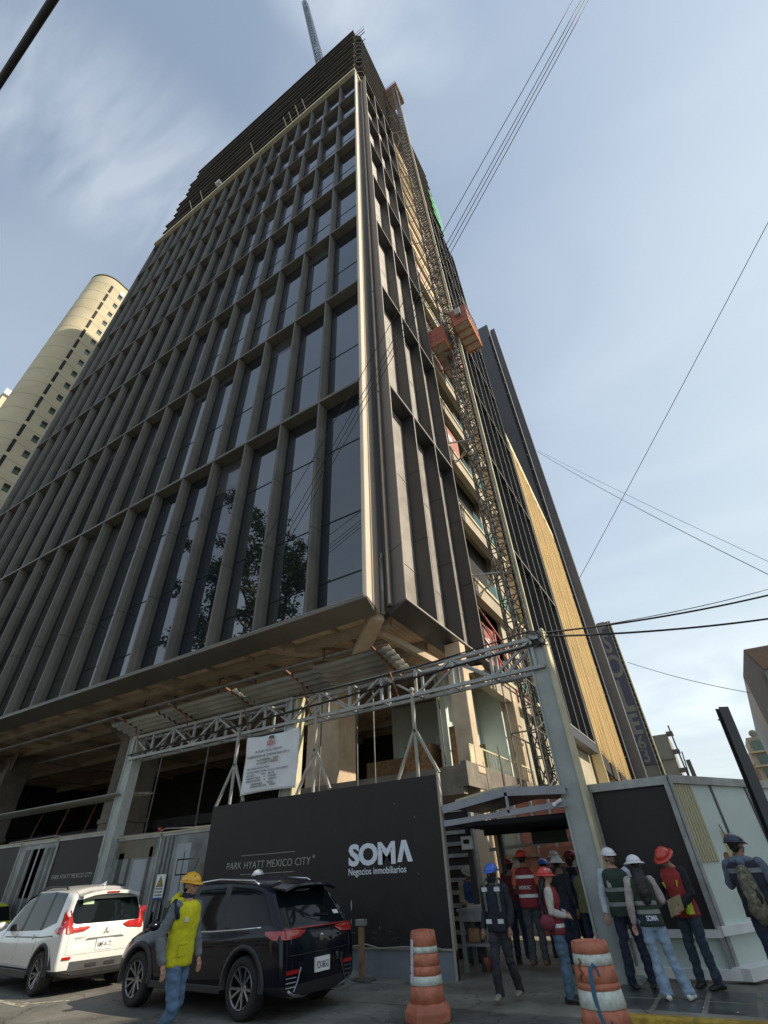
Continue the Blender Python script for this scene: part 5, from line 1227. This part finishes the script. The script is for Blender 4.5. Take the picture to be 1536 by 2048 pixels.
# ================================================================ PEOPLE
def cloth(name, c, r=.85, var=.18, sc_=9): return mat(name, c, r, 0, var, sc_, .35, 26)
HATS = {}
def remesh(o, vox, disp=0, seed=0, fr=9, smooth_it=0):
    m = o.modifiers.new('r', 'REMESH'); m.mode = 'VOXEL'; m.voxel_size = vox; m.use_smooth_shade = True
    if smooth_it: q = o.modifiers.new('s', 'SMOOTH'); q.iterations = smooth_it; q.factor = .5
    eval_mesh(o)
    if disp:
        me = o.data; ns = [v.normal.copy() for v in me.vertices]; cs = [v.co.copy() for v in me.vertices]; out = []
        for p, n_ in zip(cs, ns):
            k_ = noise.noise(Vector((p.x * fr * .8 + seed, p.y * fr * .8, p.z * fr * 1.5))) + .5 * noise.noise(Vector((p.x * fr * 2 + seed, p.y * fr * 2, p.z * fr * 3)))
            out += list(p + n_ * disp * k_)
        me.vertices.foreach_set('co', out)
        me.update()
    o.data.polygons.foreach_set('use_smooth', [True] * len(o.data.polygons))
def person(label, x, y, z, face, H=1.72, skin='skin', arms=None, legs=None, top=None, sleeves='long', vest=None, stripes=(), stripe_m='reflw', pants=None, flare=0, shoe='black', hat='white', brim='full', hat_m=None,
           hair='short', head=(0, 0), mask=None, lean=0, build_=1.0, vox=.011, tilt=0, group=None, hatp=None, pack=None, extra=None):
    t = thing('person', label, 'person', (x, y, z), R_(face - 90), group or 'site workers at the gate'); s = H / 1.75
    S = lambda p: Vector(p) * s
    LN = Matrix.Translation((0, 0, .95 * s)) @ Matrix.Rotation(R_(-lean), 4, 'X') @ Matrix.Rotation(R_(tilt), 4, 'Y') @ Matrix.Translation((0, 0, -.95 * s))
    arms = arms or {}; legs = legs or {}
    bw = build_
    J = {}
    for sd_, nm in ((1, 'R'), (-1, 'L')):
        sh = Vector((sd_ * .185 * bw, -.01, 1.41)); el, wr_ = arms.get(nm, ((sd_ * .25, -.04, 1.13), (sd_ * .26, .03, .88)))
        J[nm] = [sh, Vector(el), Vector(wr_)]
        kn, an, foot = legs.get(nm, ((sd_ * .10, .03, .50), (sd_ * .11, -.02, .085), 0))
        J['leg' + nm] = [Vector((sd_ * .088, 0, .90)), Vector(kn), Vector(an)]; J['f' + nm] = foot
    def torso(b, g=0, z0=.88, zt=1.47, top_r=None):
        rings = [(.86, .165, .112, 0), (.95, .168, .118, 0), (1.05, .152, .105, .0), (1.15, .152, .108, .005), (1.27, .172, .122, .01), (1.36, .182, .118, .0), (1.42, .160, .095, -.01), (1.46, .10, .075, -.015), (1.50, .062, .062, -.012)]
        rings = [r_ for r_ in rings if z0 - .03 <= r_[0] <= zt + .01]
        pts = [LN @ S((0, r_[3], r_[0])) for r_ in rings]; b.tube(pts, [((r_[1] * bw + g) * s, (r_[2] * bw + g) * s) for r_ in rings], 16)
    def arm(b, nm, g=0, upto=1.0, hand=True):
        sh, el, wr_ = [LN @ (p * s) for p in J[nm]]
        m1 = sh.lerp(el, .5); m2 = el.lerp(wr_, .35)
        if upto >= 1: pts = [sh, m1, el, m2, wr_]; rr = [.060, .052, .046, .045, .029]
        else: pts = [sh, m1, sh.lerp(el, .85)]; rr = [.058, .056, .056]
        b.tube(pts, [(r_ * (.9 + .1 * bw) + g) * s for r_ in rr], 10); b.ball(tuple(sh), (.06 + g) * s)
        if upto >= 1: b.ball(tuple(el), (.040 + g) * s)
        return sh, el, wr_
    # ---- body: one continuous mesh
    b = MB(); torso(b, 0, .86, 1.5)
    for nm, sd_ in (('R', 1), ('L', -1)):
        sh, el, wr_ = arm(b, nm)
        d = (wr_ - el).normalized(); side_ = d.cross(Vector((0, 1, 0)) if abs(d.y) < .8 else Vector((0, 0, 1))).normalized(); nrm = d.cross(side_).normalized()
        pc = wr_ + d * .045 * s
        b.tube([wr_ - d * .01, pc, wr_ + d * .085 * s], [(.020 * s, .026 * s), (.038 * s, .016 * s), (.036 * s, .014 * s)], 8)
        b.tube([wr_, pc + side_ * 0], [(.024 * s), (.030 * s)], 8)
        for q, (off, ln_) in enumerate(((-.030, .060), (-.010, .072), (.010, .068), (.030, .052))):
            a0_ = wr_ + d * .08 * s + side_ * off * s; a1 = a0_ + d * ln_ * .55 * s + nrm * .012 * s * (1 + q * .2); a2 = a1 + d * ln_ * .35 * s + nrm * .022 * s
            b.tube([a0_ - d * .015 * s, a1, a2], [.0095 * s, .009 * s, .0075 * s], 6)
        b.tube([wr_ + d * .03 * s - side_ * .025 * s, wr_ + d * .06 * s - side_ * .05 * s + nrm * .01 * s, wr_ + d * .09 * s - side_ * .052 * s + nrm * .02 * s], [.012 * s, .011 * s, .009 * s], 6)
        hp, kn, an = [p * s for p in J['leg' + nm]]
        b.tube([hp + Vector((0, 0, .04)), hp.lerp(kn, .5), kn, kn.lerp(an, .3), an], [.085 * s, .072 * s, .052 * s, .054 * s, .034 * s], 12)
        fd = Vector((math.sin(R_(J['f' + nm])), math.cos(R_(J['f' + nm])), 0)); b.tube([an - fd * .05 * s + Vector((0, 0, -.04 * s)), an + fd * .08 * s + Vector((0, 0, -.05 * s)), an + fd * .17 * s + Vector((0, 0, -.06 * s))], [.035 * s, .035 * s, .02 * s], 8)
    NK = LN @ S((0, -.015, 1.47)); HT, HP = head
    HM = Matrix.Translation(NK) @ Matrix.Rotation(R_(HT), 4, 'Z') @ Matrix.Rotation(R_(-HP), 4, 'X') @ Matrix.Scale(s, 4)
    h = MB()
    h.tube([(0, -.0, -.05), (0, .0, .02), (0, .012, .09)], [.058, .052, .052], 12)
    h.ball((0, .005, .185), (.076, .094, .092), n=16, k=10); h.ball((0, .035, .12), (.058, .062, .062), n=14, k=8); h.ball((0, .072, .076), (.028, .022, .020)); 
    h.tube([(0, .092, .165), (0, .118, .127), (0, .098, .118)], [.010, .016, .012], 8)
    h.tube([(-.045, .086, .178), (0, .098, .182), (.045, .086, .178)], .010, 6); h.tube([(-.024, .094, .097), (0, .100, .098), (.024, .094, .097)], .007, 6)
    for q in (-1, 1): h.ball((q * .078, .0, .150), (.010, .020, .032)); h.ball((q * .036, .07, .128), (.025, .024, .026))
    h.xf(HM); b.merge(h)
    o = b.build('body', skin, t, smooth=True); remesh(o, vox, smooth_it=1)
    e = MB()
    for q in (-1, 1): e.ball((q * .030, .0885, .160), (.012, .009, .007)); e.tube([(q * .018, .102, .180), (q * .045, .094, .181)], .004, 5)
    e.xf(HM); e.build('eyes', 'eyew', t)
    # ---- trousers
    b = MB(); g = .014
    b.tube([S((0, 0, 1.02)), S((0, 0, .95)), S((0, -.005, .87)), S((0, 0, .80))], [(.165 * s, .118 * s), (.178 * s, .130 * s), (.178 * s, .128 * s), (.13 * s, .10 * s)], 16)
    for nm in 'RL':
        hp, kn, an = [p * s for p in J['leg' + nm]]; an2 = an + Vector((0, 0, -.03 * s))
        b.tube([hp + Vector((0, 0, .02)), hp.lerp(kn, .5), kn, kn.lerp(an2, .45), an2], [.104 * s, .092 * s, (.073 - flare * .2) * s, (.074 + flare * .2) * s, (.066 + flare) * s], 12)
    o = b.build('trousers', pants, t, smooth=True); remesh(o, .014, .017, x * 3, 9)
    # ---- shoes
    for nm in 'RL':
        an = J['leg' + nm][2] * s; fd = Vector((math.sin(R_(J['f' + nm])), math.cos(R_(J['f' + nm])), 0)); up = Vector((0, 0, 1))
        b = MB(); b.tube([an - fd * .085 * s - up * .040 * s, an - fd * .03 * s - up * .03 * s, an + fd * .07 * s - up * .035 * s, an + fd * .15 * s - up * .05 * s, an + fd * .195 * s - up * .055 * s], [(.035 * s, .036 * s), (.047 * s, .042 * s), (.040 * s, .047 * s), (.030 * s, .045 * s), (.015 * s, .028 * s)], 10)
        b.tube([an - up * .02 * s, an + up * .05 * s], .044 * s, 10); b.build('shoe', shoe, t, smooth=True)
    # ---- shirt or jacket
    b = MB(); torso(b, .012 if not vest else .0, .88, 1.48)
    for nm in 'RL': arm(b, nm, .017, 1.0 if sleeves == 'long' else .5)
    o = b.build('shirt' if vest else 'jacket', top, t, smooth=True); remesh(o, .014, .014 if not vest else .009, y * 5, 12)
    # ---- vest
    if vest:
        b = MB(); zr = [.84 + .03 * q for q in range(21)] + [1.46, 1.475]
        rad = {.84: (.185, .135), .90: (.185, .137), .955: (.182, .135), 1.0: (.178, .13), 1.08: (.172, .128), 1.18: (.176, .132), 1.23: (.185, .14), 1.30: (.196, .145), 1.37: (.204, .138), 1.42: (.19, .118), 1.46: (.12, .095), 1.475: (.085, .085)}
        zr2 = sorted(set(zr + [a for q in stripes for a in (q - .026, q + .026)]))
        def rr(z_):
            ks = sorted(rad); 
            for a, c in zip(ks[:-1], ks[1:]):
                if a <= z_ <= c: f = (z_ - a) / (c - a); return tuple(rad[a][i] * (1 - f) + rad[c][i] * f for i in (0, 1))
            return rad[ks[0]]
        pts = [LN @ S((0, 0, z_)) for z_ in zr2]; n0 = len(b.f); b.tube(pts, [((rr(z_)[0] * bw + .016) * s, (rr(z_)[1] * bw + .016) * s) for z_ in zr2], 40, cap=False)
        for k in range(len(zr2) - 1):
            zc = (zr2[k] + zr2[k + 1]) / 2
            if any(abs(zc - q) < .024 for q in stripes):
                for j in range(40): b.m[n0 + k * 40 + j] = 1
        if len(stripes):        # shoulder bands
            pass
        o = b.build('vest', [vest, stripe_m], t, smooth=True)
        ns = [v.normal.copy() for v in o.data.vertices]; cs = [v.co.copy() for v in o.data.vertices]; out = []
        for p, n_ in zip(cs, ns):
            k_ = noise.noise(Vector((p.x * 8 + x, p.y * 8, p.z * 11))) + .6 * noise.noise(Vector((p.x * 18 + x, p.y * 18, p.z * 26))); out += list(p + n_ * .012 * k_)
        o.data.vertices.foreach_set('co', out)
        sd2 = o.modifiers.new('s', 'SOLIDIFY'); sd2.thickness = .006
    # ---- hair, mask
    if hair:
        b = MB(); b.ball((0, -.014, .190), (.083, .096, .092), n=16, k=10); b.ball((0, -.035, .135), (.070, .06, .06), n=12)
        if hair == 'long':
            b.tube([(0, -.04, .16), (0, -.085, .05), (0, -.13, -.06), (.0, -.15, -.22), (0, -.145, -.36)], [(.075, .05), (.085, .05), (.105, .045), (.10, .035), (.05, .02)], 14)
        if hair == 'tail': b.tube([(0, -.06, .14), (.03, -.10, .04), (.05, -.11, -.08), (.05, -.1, -.2)], [(.04, .035), (.045, .035), (.04, .03), (.02, .015)], 10)
        b.xf(HM); o = b.build('hair', 'hair', t, smooth=True); remesh(o, .012, .006, 3, 25)
        # keep the face clear
        inv = HM.inverted()
        bm = bmesh.new(); bm.from_mesh(o.data); dl = [v for v in bm.verts if (inv @ v.co).y > .035 and (inv @ v.co).z < .205]; bmesh.ops.delete(bm, geom=dl, context='VERTS'); bm.to_mesh(o.data); bm.free()
    if mask:
        b = MB(); b.tube([(0, -.01, -.04), (0, .0, .03), (0, .022, .08), (0, .035, .12), (0, .03, .150)], [(.085, .08), (.075, .07), (.070, .078), (.078, .084), (.080, .080)], 16, cap=False); b.xf(HM); b.build('face_covering', mask, t, smooth=True)
    # ---- hard hat
    if hat_m:
        b = MB(); prof = []
        for i in range(9): a = math.pi / 2 * i / 8; prof.append((.118 * math.cos(a) + .001, .105 * math.sin(a)))
        b.lathe(prof, (0, 0, 0), 24, cap=False, sy=1.2)
        o0 = len(b.v)
        if brim == 'full': b.lathe([(.118, .004), (.150, -.012), (.168, -.022), (.166, -.028), (.145, -.02), (.112, -.004)], (0, 0, 0), 28, cap=False, sy=1.12)
        else:
            b.lathe([(.118, .004), (.128, -.004), (.126, -.010), (.112, -.004)], (0, 0, 0), 24, cap=False, sy=1.2)
            vs = []; fs = []
            for i in range(9):
                a = R_(30 + 120 * i / 8); vs += [(.118 * math.cos(a), .140 * math.sin(a), .002), (.118 * math.cos(a) * 1.05, .140 * math.sin(a) + .055 * math.sin(math.pi * i / 8) + .006, -.016)]
            for i in range(8): fs.append((2 * i, 2 * i + 1, 2 * i + 3, 2 * i + 2))
            b.add(vs, fs)
        for q in (-.03, 0, .03): b.tube([(q, .12 - abs(q), .045), (q, .07, .088 - abs(q) * .2), (q, 0, .106 - abs(q) * .3), (q, -.07, .088 - abs(q) * .2), (q, -.12 + abs(q), .045)], .007, 6)
        b.xf(HM @ Matrix.Translation((0, .0, .195)) @ Matrix.Rotation(R_(-4), 4, 'X'))
        hh = b.build('hard_hat', hat_m, t, smooth=True); hh.modifiers.new('s', 'SOLIDIFY').thickness = .004
        if hatp:
            text(hatp, .045, 'hat_lettering', 'lett', hh, HM @ Matrix.Translation((.07, .135 if 0 else .07, .235)) @ Matrix.Rotation(R_(130), 4, 'Z') @ Matrix.Rotation(R_(78), 4, 'X'), depth=.001, bold=.002, align='CENTER')
            hh.children
    return t, LN, HM, s
C_ = lambda c, n='fabric': cloth(n, c)
hv = {'w': mat('white_hat_plastic', (.72, .73, .74), .3, 0, .03, 3, coat=.4), 'y': mat('yellow_hat_plastic', (.80, .42, .015), .32, 0, .05, 3, coat=.4), 'r': mat('red_hat_plastic', (.55, .045, .03), .3, 0, .05, 3, coat=.4), 'b': mat('blue_hat_plastic', (.03, .12, .52), .3, 0, .05, 3, coat=.4), 'n': mat('navy_hat_plastic', (.02, .025, .05), .3, 0, .05, 3, coat=.4), 'g': mat('grey_hat_plastic', (.33, .33, .31), .4, 0, .1, 3), 'm': mat('dark_red_hat_plastic', (.20, .015, .02), .35, 0, .1, 3)}
jean = C_((.10, .17, .27), 'blue_denim'); jeanl = C_((.26, .36, .46), 'light_denim'); dk = C_((.018, .02, .026), 'black_cloth'); navy = C_((.02, .028, .055), 'navy_cloth'); gpants = C_((.055, .06, .065), 'grey_trousers')
refl = mat('reflective_tape', (.62, .66, .66), .4, 0, .06, 8)
yel = C_((.66, .62, .015), 'yellow_vest_cloth'); mar = C_((.22, .022, .028), 'maroon_vest_cloth'); redv = C_((.36, .04, .035), 'red_vest_cloth'); grn = C_((.028, .05, .032), 'dark_green_vest_cloth')
walk = {'R': ((.09, .16, .52), (.10, .12, .12), 0), 'L': ((-.09, -.02, .49), (-.10, -.26, .13), 0)}
# man in yellow at the left foreground
t, LN, HM, s = person('man in a yellow hard hat and yellow vest, grey sleeves, walking past the SUV', -6.42, 5.45, 0, 8, 1.73, 'skin', arms={'R': ((.285, -.09, 1.13), (.275, .03, .87)), 'L': ((-.24, .02, 1.13), (-.24, .12, .9))},
    legs={'R': ((.09, .12, .50), (.10, -.06, .09), 0), 'L': ((-.09, .02, .50), (-.10, -.30, .14), 0)}, top=C_((.15, .165, .175), 'grey_jersey'), vest=yel, stripes=(1.255,), stripe_m=yel, pants=jean, hat_m=hv['y'], brim='cap', hair='short', head=(4, 2), lean=2, vox=.009)
b = MB(); b.tube([(0, -.10, 1.49), (.0, -.15, 1.43), (.0, -.17, 1.36), (0, -.13, 1.31)], [(.09, .04), (.125, .06), (.11, .055), (.05, .03)], 14); b.tube([(-.12, -.06, 1.46), (-.07, -.11, 1.49), (0, -.12, 1.50), (.07, -.11, 1.49), (.12, -.06, 1.46), (.10, .03, 1.45)], .035, 8)
o = b.build('hood', yel, t, smooth=True); remesh(o, .013, .008, 4)
b = MB(); b.tube([(0, -.01, 1.44), (0, -.005, 1.53)], [(.078, .078), (.068, .070)], 16, cap=False); b.build('collar', navy, t, smooth=True)
for sx_ in (1,):
    b = MB(); b.tube([(sx_ * .19, .07, 1.28), (sx_ * .235, .06, 1.38), (sx_ * .215, .0, 1.46), (sx_ * .20, -.07, 1.40)], [(.03, .02)] * 4, 8); b.build('shoulder_panel', navy, t, smooth=True)
b = MB(); b.box(.03, .16, .118, .148, .92, 1.04); b.box(.03, .16, .12, .152, 1.02, 1.05); b.build('pocket', yel, t, bevel=.01)
b = MB(); b.box(.06, .15, .135, .15, 1.245, 1.285); b.build('chest_tape', refl, t)
b = MB(); b.xf(HM); b.tube([HM @ Vector(p) for p in ((.0, -.125, .25), (.075, -.04, .285), (.118, .02, .20), (.05, .1, .262))], .006, 6); b.tube([HM @ Vector(p) for p in ((0, .0, .305), (.07, .03, .27), (.118, .02, .2))], .006, 6); b.build('hat_strap', 'board', t)
# blue hat, walking out
t, LN, HM, s = person('worker in a blue hard hat and dark clothes, face covered, walking out', -3.72, 9.5, .016, 268, 1.66, 'skin2', arms={'R': ((.24, -.06, 1.12), (.27, .06, .88)), 'L': ((-.24, -.02, 1.12), (-.22, .08, .9))},
    legs=walk, top=dk, vest=C_((.014, .018, .03), 'black_vest_cloth'), stripes=(), pants=C_((.03, .032, .036), 'charcoal_trousers'), shoe=mat('dusty_boot', (.26, .23, .18), .8), hat_m=hv['b'], brim='cap', mask=dk, head=(-4, 3), vox=.013)
for z_, xs_ in ((1.33, (-.11, .11)), (.93, (-.10, .10))):
    for q in xs_: b = MB(); b.box(q - .045, q + .045, .125, .150, z_ - .028, z_ + .028); b.build('reflective_patch', refl, t)
b = MB(); 
for q in (-1, 1): b.tube([(q * .12, .13, 1.05), (q * .12, .145, 1.25), (q * .11, .12, 1.42), (q * .11, 0, 1.475), (q * .12, -.12, 1.4)], [(.022, .006)] * 5, 8)
b.build('shoulder_strap', C_((.10, .12, .10), 'olive_strap'), t)
# woman with red TELE hat
t, LN, HM, s = person('woman in a red lettered hard hat, cream sleeves and jeans, arms folded', -2.86, 9.72, .016, 12, 1.57, 'skin', arms={'R': ((.22, -.02, 1.14), (.10, .20, 1.08)), 'L': ((-.22, .0, 1.14), (-.06, .20, 1.10))},
    legs={'R': ((.07, .02, .50), (.10, .0, .085), 10), 'L': ((-.07, .04, .50), (-.09, .02, .085), 0)}, top=C_((.50, .47, .42), 'cream_knit'), vest=mar, stripes=(.955,), stripe_m=refl, pants=C_((.085, .14, .20), 'mid_blue_denim'), hat_m=hv['r'], brim='full', hair='long', head=(0, -2), build_=.93, hatp='TELEM', vox=.013)
b = MB(); b.ball((.20, -.10, .90), (.07, .12, .10), n=14); o = b.build('shoulder_bag', C_((.18, .03, .05), 'maroon_bag'), t, smooth=True); b = MB(); b.tube([(.20, -.08, .98), (.16, -.16, 1.15), (.02, -.13, 1.42), (-.08, .02, 1.44), (-.05, .14, 1.25), (.12, .12, 1.0)], [(.018, .005)] * 6, 8); b.build('bag_strap', dk, o)
# maroon vest, back to us
t, LN, HM, s = person('worker seen from behind in a maroon vest with two pale bands and orange sleeves', -4.02, 12.15, .1, 92, 1.80, 'skin2', arms={'R': ((.26, .02, 1.15), (.20, .22, 1.0)), 'L': ((-.26, .02, 1.15), (-.20, .22, 1.0))},
    top=C_((.50, .13, .06), 'orange_shirt'), sleeves='short', vest=mar, stripes=(1.02, 1.32), stripe_m=refl, pants=gpants, shoe='orr' and mat('brown_boot', (.16, .08, .05)), hat_m=hv['r'], brim='full', head=(0, 0), vox=.013,
    legs={'R': ((.10, .06, .50), (.12, .0, .085), 0), 'L': ((-.09, -.02, .5), (-.10, -.10, .09), 0)})
text('HIDROEC', .085, 'vest_lettering', 'lett', t, facem(0, -.155, 1.155, 0), align='CENTER', depth=.001, fit=.24)
# white hat man
t, LN, HM, s = person('bearded man in a white hard hat, pale shirt and dark green vest', -1.98, 10.72, .062, 285, 1.75, 'skin', arms={'R': ((.27, -.03, 1.12), (.29, .06, .88)), 'L': ((-.25, -.02, 1.13), (-.24, .08, .9))},
    top=C_((.46, .50, .56), 'pale_blue_shirt'), vest=grn, stripes=(1.0, 1.19), stripe_m=C_((.27, .29, .27), 'grey_band'), pants=navy, hat_m=hv['w'], brim='cap', head=(18, -3), build_=1.05, vox=.012,
    legs={'R': ((.13, .04, .50), (.16, -.0, .085), -20), 'L': ((-.12, .02, .5), (-.15, -.02, .085), 15)})
b = MB(); b.tube([(-.05, .075, .12), (0, .10, .075), (.05, .075, .12)], .022, 8); b.xf(HM); b.build('beard', C_((.14, .11, .09), 'grey_beard'), t, smooth=True)
b = MB(); b.tube([(-.07, .095, .16), (.07, .095, .16)], .012, 6); b.xf(HM); b.build('spectacles', 'black', t)
b = MB(); b.slab([(.10, .135, 1.22), (.16, .12, 1.22), (.16, .12, 1.31), (.10, .135, 1.31)], (0, .01, 0)); b.build('badge', 'lett2', t)
# woman in light flared jeans
t, LN, HM, s = person('long-haired woman seen from behind in a white hard hat and light flared jeans', -1.50, 9.98, .062, 110, 1.62, 'skin', arms={'R': ((.27, .02, 1.15), (.22, .18, 1.10)), 'L': ((-.25, -.03, 1.12), (-.26, .03, .87))},
    top=C_((.42, .36, .35), 'pink_beige_top'), vest=grn, stripes=(1.02, 1.13), stripe_m=C_((.27, .29, .27), 'grey_band'), pants=jeanl, flare=.03, shoe='white', hat_m=hv['w'], brim='full', hair='long', head=(0, 0), build_=.93, vox=.013,
    legs={'R': ((.13, -.02, .49), (.24, -.05, .085), 30), 'L': ((-.09, .02, .5), (-.08, -.02, .085), -5)})
b = MB(); b.tube([LN @ Vector((0, 0, .80)), LN @ Vector((0, 0, .90))], [(.175, .135), (.176, .132)], 24, cap=False); b.build('vest_hem', navy, t, smooth=True)
text('SOMA', .085, 'vest_lettering', 'lett', t, facem(0, -.142, .845, 0), align='CENTER', depth=.001, bold=.002, fit=.16)
# man in red, looking at a clipboard
t, LN, HM, s = person('man in a red hard hat and red vest reading a brown clipboard', -1.06, 10.86, .062, 235, 1.73, 'skin', arms={'R': ((.29, .02, 1.17), (.22, .22, 1.24)), 'L': ((-.24, .03, 1.12), (-.10, .24, .98))},
    top=dk, vest=redv, stripes=(), pants=C_((.035, .055, .075), 'dark_denim'), hat_m=hv['r'], brim='full', head=(5, 30), lean=6, vox=.012, legs={'R': ((.13, .03, .50), (.15, -.0, .085), -15), 'L': ((-.12, .03, .5), (-.15, .0, .085), 10)})
b = MB(); b.slab([(-.20, .27, .92), (.06, .30, .82), (.10, .24, 1.02), (-.16, .21, 1.10)], (.0, .006, .01)); tag(b.build('clipboard', mat('brown_board', (.30, .24, .12))), None)
for q, zz_ in ((-.12, 1.28), (.12, 1.26)): b = MB(); b.slab([(q - .04, .155, zz_), (q + .04, .155, zz_), (q, .15, zz_ - .09)], (0, .008, 0)); b.build('yellow_flash', mat('fluorescent_tape', (.55, .65, .05), .6), t)
b = MB(); b.box(-.19, -.13, .05, .16, .86, 1.06); b.build('yellow_side_tape', mat('fluorescent_tape_2', (.55, .65, .05), .6), t)
cb2 = bpy.data.objects['clipboard']; cb2.location = t.location; cb2.rotation_euler = t.rotation_euler; tag(cb2, 'brown clipboard held by the man in the red vest', 'clipboard')
# man with a camouflage backpack
t, LN, HM, s = person('man in a dark hard hat and blue hooded top with a camouflage backpack', -.02, 10.02, .062, 78, 1.80, 'skin2', arms={'R': ((.27, -.02, 1.14), (.28, .05, .9)), 'L': ((-.28, .06, 1.18), (-.24, .18, 1.42))},
    top=C_((.12, .15, .20), 'grey_blue_hoodie'), vest=C_((.02, .025, .035), 'dark_vest_cloth'), stripes=(1.34,), stripe_m=C_((.2, .22, .24), 'grey_band'), pants=navy, hat_m=hv['n'], brim='cap', head=(-35, 0), build_=1.08, vox=.012)
b = MB(); b.tube([(-.13, .0, 1.47), (-.1, -.09, 1.50), (0, -.12, 1.50), (.1, -.09, 1.50), (.13, .0, 1.47)], .045, 10); b.tube([(0, -.10, 1.50), (0, -.15, 1.44), (0, -.15, 1.40)], [(.10, .05), (.10, .05), (.04, .03)], 12); o = b.build('hood', C_((.14, .18, .24), 'hood_cloth'), t, smooth=True); remesh(o, .014, .008, 7)
camo = mat('camouflage_cloth', (.025, .03, .022), .8, 0, .2, 22, .3, 30, c2=(.22, .20, .13))
b = MB(); b.tube([(.02, -.22, .86), (.02, -.26, .92), (.02, -.27, 1.10), (.01, -.25, 1.28), (.0, -.22, 1.40), (0, -.20, 1.43)], [(.12, .06), (.165, .11), (.165, .115), (.15, .10), (.10, .07), (.04, .03)], 18); o = b.build('backpack', camo, t, smooth=True); remesh(o, .014, .012, 2, 10)
b = MB(); b.tube([(.02, -.35, 1.02), (.02, -.375, 1.10), (.02, -.35, 1.18)], [(.10, .03), (.125, .04), (.09, .03)], 16); b.build('backpack_pocket', dk, o, smooth=True)
b = MB(); b.add([(.03, -.415, 1.125), (.0, -.42, 1.11), (-.035, -.415, 1.135), (.0, -.42, 1.120)], [(0, 1, 2, 3)]); b.build('backpack_mark', 'lett', o)
# workers further back
person('worker hidden behind the SUV, only the white hard hat showing above its roof', -9.72, 10.15, .12, 180, 1.70, 'skin2', top=gpants, pants=navy, hat_m=hv['w'], brim='cap', vox=.02)
person('guard in a grey hard hat, tan shirt and blue vest bending at the table', -5.62, 12.75, .02, 320, 1.68, 'skin2', arms={'R': ((.24, .08, 1.12), (.14, .28, 1.05)), 'L': ((-.24, .08, 1.12), (-.12, .28, 1.04))}, top=C_((.28, .23, .15), 'tan_shirt'), vest=C_((.03, .06, .16), 'blue_vest_cloth'), stripes=(1.05,), stripe_m=refl, pants=C_((.09, .13, .19), 'blue_work_denim'), hat_m=hv['g'], brim='full', head=(0, 22), lean=10, vox=.016)
person('worker in a dark red hard hat and maroon jacket, left of the maroon vest', -4.62, 12.95, .1, 100, 1.68, 'skin2', top=C_((.13, .02, .03), 'maroon_jacket'), pants=navy, hat_m=hv['m'], brim='cap', vox=.018, head=(15, 0), hair='short')
person('worker in a dark blue hard hat deep inside the gate', -3.86, 13.1, .1, 80, 1.64, 'skin2', top=dk, pants=dk, hat_m=hv['b'], brim='cap', vox=.018)
person('worker in a white hard hat just over the red lettered hat', -3.36, 12.4, .1, 60, 1.66, 'skin2', top=C_((.03, .035, .04), 'charcoal_jacket'), pants=navy, hat_m=hv['w'], brim='full', vox=.016)
person('black-clad worker with hood and dark red hard hat near the gate post', -3.22, 12.95, .1, 200, 1.76, 'skin2', top=dk, vest=dk, stripes=(1.22,), stripe_m=refl, pants=dk, hat_m=hv['m'], brim='cap', vox=.018, mask=dk)
person('worker in blue sleeves and a khaki vest half hidden by the gate post', -2.92, 12.3, .1, 250, 1.58, 'skin2', top=C_((.03, .08, .25), 'blue_jacket'), vest=C_((.18, .17, .08), 'khaki_vest'), stripes=(), pants=navy, hat_m=hv['g'], brim='cap', vox=.018)
person('worker with a grey hard hat in the back row inside the gate', -3.82, 13.9, .1, 120, 1.78, 'skin2', top=gpants, pants=dk, hat_m=hv['g'], brim='full', vox=.02)
